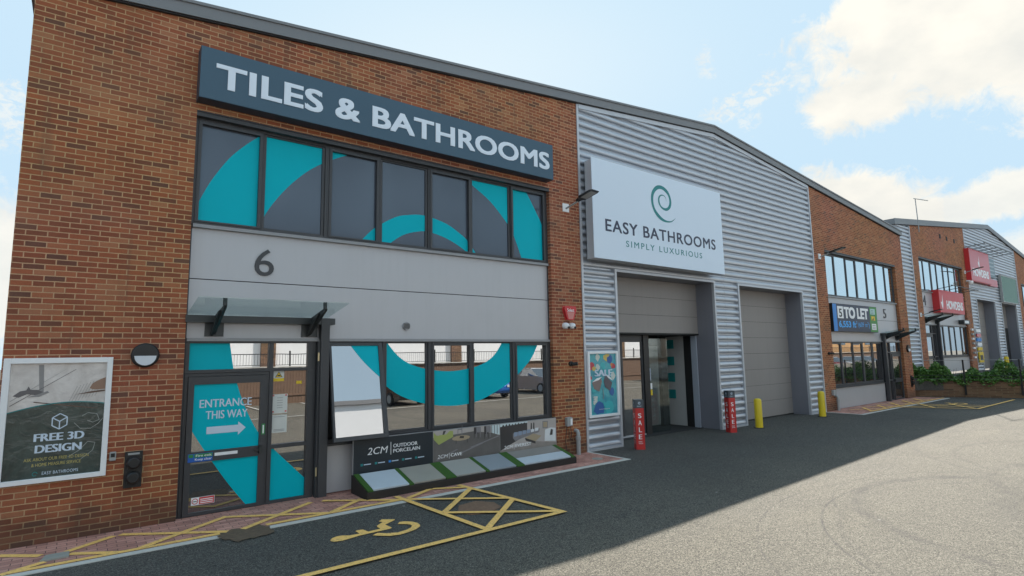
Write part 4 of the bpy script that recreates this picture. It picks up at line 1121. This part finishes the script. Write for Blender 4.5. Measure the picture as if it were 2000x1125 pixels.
GL = flat('print_daylight', (.55, .64, .66), .4); TBL = flat('print_table', (.38, .30, .20), .4); PG = flat('print_grey', (.21, .20, .21), .4, var=.3, vs=9); DKG = flat('print_dark', (.05, .045, .045), .4, var=.2)
mb.sheet([(5.38, .07), (6.945, .07), (6.945, .88), (5.38, .88)], FL, y0)
mb.sheet([(5.38, .76), (5.38, .88), (6.945, .88), (6.945, .66), (6.73, .73), (6.3, .80)], WL, y0-.0006); mb.sheet([(6.73, .73), (6.935, .67), (6.935, .875), (6.73, .875)], GL, y0-.0012)
for xx in (6.735, 6.80, 6.87): mb.box(xx, xx+.012, y0-.0024, y0-.0016, .70, .875, DKG)
mb.sheet([(5.39, .73), (5.50, .62), (5.82, .74), (5.82, .85), (5.75, .86), (5.66, .80), (5.45, .80), (5.39, .86)], SOFA, y0-.0018)
mb.sheet([(5.44, .80), (5.50, .79), (5.56, .87), (5.47, .875)], WL, y0-.0026); mb.sheet([(5.58, .80), (5.62, .80), (5.66, .87), (5.60, .87)], DKG, y0-.0026)
mb.sheet([(6.0+.21*math.cos(a*.52), .70+.05*math.sin(a*.52)) for a in range(12)], TBL, y0-.0020); mb.sheet([(5.96, .70), (6.06, .69), (6.07, .73), (5.98, .74)], DKG, y0-.0030)
for a in (5.88, 6.14): mb.box(a, a+.012, y0-.0024, y0-.0016, .60, .67, DKG)
for k, xx in enumerate((5.92, 6.30, 6.36, 6.55, 6.60)):
    zb_ = (.77, .66, .68, .63, .66)[k]; mb.sheet([(xx, zb_), (xx+.012, zb_), (xx+.02, zb_+.09), (xx+.09, zb_+.085), (xx+.095, zb_-.01), (xx+.107, zb_-.01), (xx+.11, zb_+.19), (xx+.09, .875), (xx, .875)], DKG if k % 2 else PG, y0-.0026-k*.0003)
for k, (xa, za, xb_) in enumerate(((5.42, .34, 5.9), (5.9, .40, 6.5), (6.2, .50, 6.9))): mb.sheet([(xa, za), (xb_, za+.16), (xb_+.03, za+.145), (xa+.05, za-.012)], PG, y0-.0012-k*.0003)
text(mb, '2CM', 5.47, 5.70, .365, .43, y0-.0045, WHITE, -.01, 0, .2); mb.box(5.725, 5.732, y0-.005, y0-.0045, .34, .45, WHITE); text(mb, 'CAVE', 5.76, 6.02, .37, .435, y0-.0045, WHITE, .03)
mb.build('panel', bd, label='living room picture panel reading 2CM CAVE')
mb = MB(); mb.sheet([(6.95, .07), (8.49, .07), (8.49, .88), (6.95, .88)], WL, y0)
mb.sheet([(6.95, .07), (8.49, .07), (8.49, .36), (7.9, .44), (6.95, .34)], flat('print_patio', (.27, .24, .22), .4, var=.3, vs=6), y0-.0005)
mb.sheet([(6.95, .34), (7.15, .42), (7.67, .60), (7.67, .85), (6.95, .82)], DKG, y0-.0010)
mb.sheet([(6.95, .82), (7.68, .85), (7.68, .88), (6.95, .88)], GL, y0-.0014)
for k in range(8): mb.sheet([(7.0+k*.08, .82), (7.06+k*.08, .825), (7.05+k*.08, .85+.01*(k % 3)), (7.02+k*.08, .86)], DKG, y0-.0018)
SF = flat('print_white_sofa', (.66, .68, .70), .4); CU = flat('print_blue_cushion', (.24, .30, .40), .4)
mb.sheet([(7.28, .57), (7.34, .50), (7.62, .56), (8.0, .62), (8.02, .70), (7.28, .66)], PG, y0-.0018)
for k in range(6): mb.sheet([(7.31+k*.115, .59+k*.012), (7.40+k*.115, .60+k*.012), (7.41+k*.115, .68+k*.008), (7.31+k*.115, .68+k*.008)], CU if k < 4 else SF, y0-.0024)
mb.sheet([(7.60, .54), (7.89, .44), (8.06, .54), (7.83, .61)], TBL, y0-.0028); mb.sheet([(7.60, .54), (7.89, .44), (7.89, .39), (7.62, .48)], DKG, y0-.0028)
mb.sheet([(8.15, .42), (8.47, .39), (8.48, .67), (8.34, .69), (8.17, .66)], SF, y0-.0030); mb.sheet([(8.30, .53), (8.38, .53), (8.40, .64), (8.34, .66)], DKG, y0-.0034)
mb.sheet([(8.10, .69), (8.25, .69), (8.26, .84), (8.10, .85)], PG, y0-.002); mb.sheet([(8.12, .71), (8.23, .71), (8.24, .82), (8.12, .83)], TBL, y0-.0026)
for a in (7.76, 7.83): mb.sheet([(a, .70), (a+.04, .70), (a+.04, .83), (a+.01, .84)], DKG, y0-.0026)
text(mb, '2CM', 7.04, 7.28, .36, .43, y0-.0040, WHITE, -.01, 0, .2); mb.box(7.305, 7.312, y0-.0045, y0-.004, .335, .45, WHITE); text(mb, 'EVEREST', 7.34, 7.77, .37, .44, y0-.0040, WHITE, .03)
mb.build('panel', bd, label='sofa picture panel reading 2CM EVEREST')

# ---------------------------------------------------------------- building 2 (stands higher)
Z2 = .93; Y2 = .35
PK2 = 49.4


def rz2(x, off=0.0): return 10.43 + off - .111*abs(x-PK2)


b2 = thing('warehouse', 'farther brick and clad trade block behind the planter with red signs', 'building', (48.4, Y2, .85))
mb = MB()
L2, RR2 = 34.89, 42.48
mb.prism([(33.96, .6), (L2, .6), (L2, Z2+6.2), (RR2, Z2+6.2), (RR2, .6), (43.55, .6), (43.55, rz2(43.55, .1)), (33.96, rz2(33.96, .1))], BRICK, Y2, Y2+.3); mb.build('brick_wall', b2)
mb = MB(); mb.prism([(56.45, .6), (57.6, .6), (57.6, Z2+6.2), (65.0, Z2+6.2), (65, .6), (65.8, .6), (65.8, rz2(65.8, .1)), (56.45, rz2(56.45, .1))], BRICK, Y2, Y2+.3); mb.build('brick_wall', b2)
mb = MB(); x2l, x2r = 31.74, 67.0
mb.prism([(x2l, rz2(x2l)), (PK2, rz2(PK2)), (x2r, rz2(x2r)), (x2r, rz2(x2r, .27)), (PK2, rz2(PK2, .27)), (x2l, rz2(x2l, .27))], ROOF, .29, 24); mb.build('roof', b2)
mb = MB(); mb.prism([(x2l-.01, rz2(x2l, -.02)), (PK2, rz2(PK2, -.02)), (x2r, rz2(x2r, -.02)), (x2r, rz2(x2r, .28)), (PK2, rz2(PK2, .28)), (x2l-.01, rz2(x2l, .28))], ROOF, .262, .288); mb.build('fascia', b2)
mb = MB(); mb.prism([(x2l+.1, rz2(x2l, -.03)), (PK2, rz2(PK2, -.03)), (x2r-.1, rz2(x2r, -.03)), (x2r-.1, rz2(x2r, -.004)), (PK2, rz2(PK2, -.004)), (x2l+.1, rz2(x2l, -.004))], SOFF, .292, Y2-.001); mb.build('soffit', b2)
mb = MB(); D3 = (44.9, 49.2, 5.33); D4 = (50.9, 55.1, 5.33)
cladding(mb, 31.82, 33.93, 0.0, rz2(33.9, -.02), Y2, slope=((33.9, 0, rz2(33.9, -.02)), (-.111, 0, 1)))
cladding(mb, 43.6, D3[0], .7, D3[2], Y2); cladding(mb, D3[1], D4[0], .7, D3[2], Y2); cladding(mb, D4[1], 56.4, .7, D3[2], Y2)
cladding(mb, 43.6, PK2, D3[2], 10.4, Y2, slope=((PK2, 0, rz2(PK2, -.02)), (-.111, 0, 1))); cladding(mb, PK2, 56.4, D3[2], 10.4, Y2, slope=((PK2, 0, rz2(PK2, -.02)), (.111, 0, 1)))
mb.build('cladding', b2)
mb = MB()
mb.box(33.88, 33.955, Y2-.02, Y2+.06, .5, rz2(33.9, -.03), FLASH); mb.box(43.56, 43.63, Y2-.02, Y2+.06, .7, rz2(43.6, -.03), FLASH); mb.box(56.38, 56.44, Y2-.02, Y2+.06, .7, rz2(56.4, -.03), FLASH)
for (a, b, h) in (D3, D4):
    mb.box(a-.075, a, Y2-.022, Y2+.62, .7, h+.06, FLASH); mb.box(b, b+.07, Y2-.022, Y2+.06, .7, h+.06, FLASH); mb.box(a, b, Y2-.022, Y2+.06, h, h+.06, FLASH)
mb.build('flashing', b2)
for (a, b, h) in (D3, D4):
    mb = MB(); mb.box(b, b+.068, Y2+.0605, Y2+.7, .7, h, REVEAL); mb.box(a, b, Y2+.0605, Y2+.7, h+.001, h+.06, REVEAL); mb.build('door_reveal', b2)
    rd = MB(); n = 8; hh = (h-.85)/n
    for k in range(n): rd.box(a, b, Y2+.62, Y2+.66, .85+k*hh+.004, .85+(k+1)*hh-.004, RDOOR if (a < 50 or k > 4) else SOFF)
    rd.box(a, b, Y2+.63, Y2+.655, .85, h, SOFF); rd.build('sectional_door', b2)
mb = MB(); mb.box(31.82, 32.0, Y2+.07, 24, 0, rz2(31.82, -.01), SILV); mb.box(31.33, 31.82, 1.0, 1.1, 0, 7.4, SOFF); mb.box(31.6, 65.8, 20, 20.3, .6, 8, BRICK); mb.build('side_wall', b2)
X4, door4 = unit(b2, L2, Y2, Z2, 7.59/7.34, False, False, glassU=MATS['sky_mirror_glass'])
UG_ = UG
X3, door3 = unit(b2, 57.6, Y2, Z2, 1.0, True, False, glassU=MATS['sky_mirror_glass'])
mb = MB(); text(mb, '4', 35.35, 35.75, Z2+3.62, Z2+4.16, Y2+.119, FRAME, 0, .02); mb.build('unit_number', b2)
canopy(34.95, 37.3, Y2, Z2+2.99, 'dark bracketed canopy below the small red sign on the farther block')
# red signs
RW = [(0, 0)]


def flag(mb, x, z, s, y, m):
    """small swallow-like mark beside the lettering"""
    mb.sheet([(x, z+.5*s), (x+.18*s, z+.15*s), (x+.30*s, z), (x+.45*s, z+.35*s), (x+.42*s, z+1.0*s), (x+.30*s, z+.6*s), (x+.22*s, z+.45*s)], m, y)


t = thing('red_sign', 'small red sign reading HOWDENS above the canopy of unit 4', 'sign', (39, .25, 5.0))
mb = MB(); mb.box(36.85, 41.25, .15, Y2+.118, 4.20, 5.45, RED); mb.build('sign_box', t)
mb = MB(); text(mb, 'HOWDENS', 38.0, 41.0, 4.42, 4.90, .149, WHITE, .05); flag(mb, 37.05, 4.38, .85, .149, WHITE); mb.build('lettering', t)
mb = MB(); mb.tube([(36.8, -.45, 5.62), (41.9, -.45, 5.62)], .025, STEEL, 8)
for x in (37.2, 38.7, 40.2, 41.4): mb.tube([(x, -.45, 5.62), (x, Y2-.0, 5.50)], .018, STEEL, 6)
mb.build('light_bar', t)
t = thing('red_sign', 'large faded red sign reading HOWDENS on the far cladding', 'sign', (45.6, .1, 6.4))
mb = MB(); mb.box(43.25, 47.75, .10, Y2-.005, 6.38, 8.42, RED); mb.build('sign_box', t)
mb = MB(); mb.box(43.30, 47.7, .092, .0995, 6.43, 8.37, PINK); mb.build('sign_face', t)
mb = MB(); text(mb, 'HOWDENS', 43.75, 47.3, 6.72, 7.22, .0905, WHITE, .05); flag(mb, 45.0, 7.30, .8, .0905, WHITE); mb.build('lettering', t)
mb = MB()
for yy, zz in ((-.2, 8.62), (-.65, 8.66)): mb.tube([(43.4, yy, zz), (50.2, yy, zz)], .028, STEEL, 8)
for k in range(6): mb.tube([(43.5+k*1.3, Y2-.01, 8.5), (43.9+k*1.3, -.65, 8.66)], .022, STEEL, 6)
mb.build('light_bar', t)
t = thing('grey_sign', 'pale grey sign panel just right of the large red sign', 'sign', (49, .3, 6.4))
mb = MB(); mb.box(48.0, 49.6, .22, Y2-.005, 6.95, 8.25, flat('grey_blue_sign', (.17, .24, .28), .5)); mb.box(48.0, 49.9, .22, Y2-.005, 6.35, 6.82, PINK); mb.build('sign_box', t)
mb = MB()
for k in range(4): mb.box(48.15, 49.4, .212, .219, 7.12+k*.27, 7.22+k*.27, flat('pale_stripe', (.35, .42, .47), .5))
mb.build('printed_lines', t)
t = thing('mirror_panel', 'glossy frosted panel above the second door of the farther block', 'panel', (53, .2, 5.5))
mb = MB(); mb.box(50.95, 55.2, .20, Y2-.01, 5.45, 7.25, glass_mat('tinted_panel_glass', (.40, .48, .40), .5, (.05, .08, .05), .02, .02)); mb.build('panel_face', t)
mb = MB(); mb.ring((50.88, 55.27, 5.38, 7.32), (50.95, 55.2, 5.45, 7.25), PLAST, .19, Y2-.012); mb.build('frame', t)
mb = MB()
for k in range(5): mb.box(43.72+(k % 2)*.05, 44.62, .27, .325, 3.20-k*.28, 3.40-k*.28, [WHITE, PINK, BLUE, WHITE, YS][k])
o = tag(mb.build('notice_board'), 'stack of coloured notices on the cladding beside the far door', 'notices'); place_on_base(o, (44.15, .34, 2.1))
mb = MB(); mb.box(43.80, 44.70, .27, .325, 1.35, 2.0, YS); mb.box(43.95, 44.5, .26, .269, 1.5, 1.8, BLACK); o = tag(mb.build('yellow_notice'), 'yellow warning notice below the coloured notices on the far cladding', 'notice'); place_on_base(o, (44.25, .34, 1.35))
mb = MB()
for k in range(7): mb.box(42.85, 43.15, .27, .348, 3.3-k*.28, 3.42-k*.28, WHITE if k % 2 == 0 else PLAST)
o = tag(mb.build('small_sign'), 'column of small white plates on the pier of unit 4', 'sign'); place_on_base(o, (43.0, .35, 1.6))
floodlight(43.05, 6.9, Y2, 'dark floodlight on the pier between unit 4 windows and large red sign')
floodlight(34.35, 4.0, Y2, 'low dark floodlight on the first pier of the farther block')
t = thing('dome_camera', 'white dome camera below the floodlight on the far pier', 'camera', (43.1, .3, 6.0))
mb = MB(); mb.tube([(43.1, Y2-.001, 6.35), (43.1, Y2-.15, 6.35), (43.1, Y2-.2, 6.3)], [.05, .05, .05], WHITE, 12); mb.build('bracket', t)
mb = MB(); mb.tube([(43.1, .13, 6.34), (43.1, .13, 6.22), (43.1, .13, 6.12)], [.12, .14, .06], WHITE, 18); mb.build('dome', t)
for x in (38.8, 40.0, 41.4):
    mb = MB(); mb.box(x, x+.22, Y2-.02, Y2-.001, 8.55, 8.8, SOFF); mb.build('wall_grille', b2)
mb = MB(); mb.box(41.1, 42.3, .20, .46, 4.0-.35, 4.0-.1, STEEL); mb.box(41.25, 42.0, .19, .199, 3.7, 3.85, WHITE); mb.build('door_head_box', b2)
# aerial mast
t = thing('aerial', 'thin T shaped aerial mast rising above the roof of the farther block', 'aerial', (34.2, .3, 8.4))
mb = MB(); mb.tube([(34.30, .02, 8.3), (34.22, .02, 10.05)], .022, PLAST, 8); mb.build('mast', t)
mb = MB(); mb.tube([(34.0, .02, 10.05), (35.6, -.15, 10.15)], .022, PLAST, 8); mb.build('arm', t)

# raised yard, planter and hedge in front of building 2
mb = MB(); mb.prism([(31.36, .36), (31.9, -.2), (33.55, -3.6), (36.6, -10), (42, -22), (160, -22), (160, .36)], ASPH, .3, .85, 'z'); struct(mb, 'upper_yard')
wp = [(31.72, .30), (33.36, -3.5), (36.4, -10), (41.8, -22)]


def at(t_):   # point along the planter wall
    d = 0
    for a, b in zip(wp, wp[1:]):
        L = math.dist(a, b)
        if t_ <= d+L:
            k = (t_-d)/L; return Vector((a[0]+(b[0]-a[0])*k, a[1]+(b[1]-a[1])*k)), (Vector(b)-Vector(a)).normalized()
        d += L
    return Vector(wp[-1]), (Vector(wp[-1])-Vector(wp[-2])).normalized()


t = thing('planter_wall', 'low brown brick retaining wall with leaves spilling over its top', 'wall', (33, -2.5, 0))
mb = MB(); pl = wp; pr_ = [(x+.3, y+.08) for x, y in wp]
mb.prism(pl + pr_[::-1], BRICK2, -.05, .72, 'z'); mb.build('brickwork', t)
mb = MB(); mb.prism([(x-.02, y-.01) for x, y in wp] + [(x+.32, y+.09) for x, y in wp][::-1], flat('brick_coping', (.12, .07, .05), .8, var=.2), .721, .785, 'z'); mb.build('coping', t)
mb = MB(); rnd = random.Random(5)
vs = []; fs = []
for k in range(26000):
    tt = 16*rnd.random()**1.6; p, d = at(tt)
    n = Vector((d.y, -d.x)); n = n if n.x > 0 else -n
    hgt = .50 + .24*math.sin(tt*2.1) + .22*math.sin(tt*5.3+1)+.1*math.sin(tt*13)
    w = .15 + 1.1*rnd.random()
    if rnd.random() < .10: w = -.02-.10*rnd.random(); z = .82-.13*rnd.random()**2*(1.4+math.sin(tt*7)); 
    else: z = .78 + max(.1, hgt)*rnd.random()**.8*(1-.35*abs(w-.6))
    c = Vector((p.x+n.x*w, p.y+n.y*w, z)) + Vector((rnd.uniform(-.03, .03), rnd.uniform(-.03, .03), 0))
    a = Vector((rnd.uniform(-1, 1), rnd.uniform(-1, 1), rnd.uniform(-.3, .9))).normalized(); b = a.cross(Vector((rnd.uniform(-1, 1), rnd.uniform(-1, 1), rnd.uniform(-1, 1)))).normalized()
    s_ = rnd.uniform(.035, .075); o_ = len(vs)
    vs += [c-a*s_, c+b*s_*.5, c+a*s_, c-b*s_*.5]; fs.append((o_, o_+1, o_+2, o_+3))
mb.add(vs, fs, LEAF)
hd = thing('hedge', 'leafy green hedge growing along the planter wall', 'hedge', (32.9, -2.0, .78))
mb.build('foliage', hd)
mb = MB()
for k in range(60):
    p, d = at(rnd.uniform(.2, 15)); n = Vector((-d.y, d.x)); n = n if n.x > 0 else -n
    q = Vector((p.x+n.x*rnd.uniform(.2, 1.0), p.y+n.y*rnd.uniform(.2, 1.0), .75)); mb.tube([q, q+Vector((rnd.uniform(-.15, .15), rnd.uniform(-.15, .15), rnd.uniform(.3, .6)))], .006, flat('twig', (.08, .06, .04), .8), 5)
mb.build('stems', hd)
t = thing('railing', 'black metal railing with slim posts along the planter wall', 'railing', (33, -2, 0))
for k in range(9):
    p, d = at(.1+k*2.0); m_ = MB(); m_.box(p.x-.09, p.x-.035, p.y-.03, p.y+.03, .12, 1.72, BLACK); m_.build('post', t)
mb = MB()
for zz in (1.70, 1.0):
    pts = [(at(.1+k*2.0)[0].x-.06, at(.1+k*2.0)[0].y, zz) for k in range(9)]; mb.tube(pts, .012, PLAST if zz > 1.5 else BLACK, 6)
mb.build('rail', t)
for (x, y, l) in ((42.6, -1.2, 'yellow bollard behind the hedge in front of the first far door'), (48.2, -1.2, 'yellow bollard behind the hedge between the two far doors'), (50.2, -1.3, 'yellow bollard beside the yellow barrier behind the hedge')):
    dup(b_a, (x, y, .85), l)
t = thing('barrier', 'yellow slatted safety barrier standing behind the hedge', 'barrier', (52, -1.8, .85))
mb = MB(); mb.box(50.8, 54.5, -1.83, -1.78, 1.75, 1.92, YEL); mb.box(50.8, 54.5, -1.83, -1.78, .95, 1.05, YEL)
for k in range(16): mb.box(50.85+k*.24, 50.95+k*.24, -1.825, -1.785, 1.051, 1.749, YEL)
mb.build('slats', t)
mb = MB(); mb.box(50.9, 51.1, -2.1, -1.5, .85, .949, BLACK); mb.box(54.2, 54.4, -2.1, -1.5, .85, .949, BLACK); mb.build('feet', t)

# ---------------------------------------------------------------- opposite side of the yard (seen in the window reflections)
WOOD = flat('weathered_fence_wood', (.20, .125, .085), .85, var=.25, vs=5)
mb = MB(); k = -30.0
t = thing('timber_fence', 'brown timber board fence along the far side of the car park', 'fence', (20, -20.9, 0))
while k < 105:
    mb.box(k, k+.142, -20.95+.01*random.random(), -20.90, 0, 1.86+.01*random.random(), WOOD); k += .15
mb.build('boards', t)
mb = MB(); mb.box(-30, 105, -20.90, -20.80, 1.87, 1.93, flat('pale_capping', (.55, .54, .5), .7)); mb.box(-30, 105, -20.899, -20.86, .4, .48, WOOD); mb.build('capping', t)
t = thing('steel_railing', 'black steel railing on the wall above the timber fence', 'railing', (20, -21.6, 1.6))
mb = MB(); mb.box(-30, 105, -21.75, -21.7, 2.55, 2.59, BLACK); mb.box(-30, 105, -21.75, -21.7, 1.98, 2.01, BLACK)
for i in range(960): mb.box(-30+i*.14, -29.985+i*.14, -21.732, -21.718, 2.01, 2.55, BLACK)
mb.build('bars', t)
mb = MB()
for i in range(45): mb.box(-30+i*3, -29.93+i*3, -21.76, -21.69, 1.6, 2.75, BLACK)
mb.build('posts', t)
mb = MB(); mb.box(-40, 130, -60, -21.2, 0, 1.7, CONC); struct(mb, 'upper_terrace')
t = thing('white_warehouse', 'long white warehouse with brick columns across the car park', 'building', (15, -28, 1.7))
mb = MB(); mb.box(-28, 70, -45, -28, 1.7, 10.4, WHITE); mb.build('wall', t)
mb = MB(); mb.box(-28.2, 70.2, -45.2, -27.8, 10.401, 10.7, ROOF); mb.build('roof', t)
mb = MB()
for zz in (7.7, 8.8, 9.8): mb.box(-28, 70, -28.06, -28.001, zz, zz+.28, PLAST)
mb.build('band_course', t)
for i in range(14):
    m_ = MB(); m_.box(-26+i*7, -25.1+i*7, -28.001, -27.8, 1.7, 7.6, BRICK2); m_.build('brick_column', t)
mb = MB()
for i in range(7): mb.box(-24.5+i*7, -20+i*7, -27.985, -27.93, 6.3, 7.3, flat('blue_stripe', (.06, .16, .42), .5))
mb.build('blue_band', t)
t = thing('orange_building', 'sandy orange building across the yard', 'building', (94, -26, 1.7))
mb = MB(); mb.box(78, 110, -40, -27, 1.7, 7.2, flat('sandy_render', (.55, .32, .14), .8)); mb.build('wall', t)
mb = MB(); mb.box(77.8, 110.2, -40.2, -26.8, 7.201, 7.5, ROOF); mb.build('roof', t)
mb = MB()
for i in range(6): mb.box(80+i*5, 82.5+i*5, -26.995, -26.95, 3, 5, GLASS)
mb.build('window', t)


def car(x, y, rz, paint, label):
    t = thing('parked_car', label, 'car', (x, y, 0), rz, 'cars parked along the timber fence')
    side = [(-2.1, .35), (-2.15, .62), (-2.05, .88), (-1.55, .96), (.95, .95), (1.75, .86), (2.08, .70), (2.14, .45), (2.05, .28), (1.75, .26), (1.72, .40), (1.55, .60), (1.3, .66), (1.05, .60), (.9, .40), (.86, .24), (-.86, .24), (-.9, .40), (-1.05, .60), (-1.3, .66), (-1.55, .60), (-1.72, .40), (-1.75, .27), (-2.0, .3)]
    m = MB(); m.prism(side, paint, -.86, .86); m.build('body', t, local=True, bevel=.05)
    cab = [(-1.65, .95), (-1.15, 1.40), (.15, 1.44), (.98, .94)]
    n = 4; vs = [(a, -.80 + (.16 if b > 1 else 0), b) for a, b in cab] + [(a, .80 - (.16 if b > 1 else 0), b) for a, b in cab]
    m = MB(); m.add(vs, [(0, 1, 2, 3), (7, 6, 5, 4), (0, 4, 5, 1), (1, 5, 6, 2), (2, 6, 7, 3)], GLASS_D); m.build('cabin_glass', t, local=True)
    m = MB(); m.box(-1.15, .15, -.66, .66, 1.40, 1.47, paint); m.build('roof', t, local=True, bevel=.03)
    for sx in (-1.3, 1.3):
        for sy in (-.80, .80):
            w = MB(); w.tube([(sx, sy-.10, .31), (sx, sy+.10, .31)], .31, RUBBER, 24); wo = w.build('wheel', t, local=True)
            w = MB(); w.tube([(sx, sy-.108, .31), (sx, sy+.108, .31)], .20, PLAST, 16); w.build('rim', wo, local=True)
    for sy in (-.6, .6):
        m = MB(); m.box(2.02, 2.13, sy-.17, sy+.17, .60, .72, WHITE); m.build('headlight', t, local=True)
        m = MB(); m.box(-2.14, -2.04, sy-.15, sy+.15, .68, .82, RED); m.build('tail_light', t, local=True)
    return t


car(22.8, -17.2, R(90), flat('silver_car_paint', (.42, .43, .44), .25, .6, coat=.8), 'silver saloon car parked across the yard near the fence')
car(18.0, -16.6, R(92), flat('blue_car_paint', (.02, .14, .5), .25, .3, coat=.8), 'bright blue car parked across the yard near the fence')
car(12.6, -16.4, R(88), flat('black_car_paint', (.02, .02, .022), .2, .2, coat=.8), 'black car parked across the yard near the fence')
WCP = flat('white_car_paint', (.7, .7, .7), .25, .1, coat=.8); RCP = flat('red_car_paint', (.4, .02, .02), .25, .1, coat=.8)
for xx, pm, lb in ((38.5, WCP, 'white car parked alone across the yard before the long white warehouse'), (57, WCP, 'white car nearest the camera in the far group by the fence'), (60, WCP, 'white car beside the red one in the far group by the fence'), (63, RCP, 'red car in the far group by the fence'),
                   (66, WCP, 'white car just beyond the red one in the far group by the fence'), (72, WCP, 'white car second from the far end by the fence'), (75, WCP, 'white car at the far end of the row by the fence')):
    car(xx, -17.7, R(90), pm, lb)
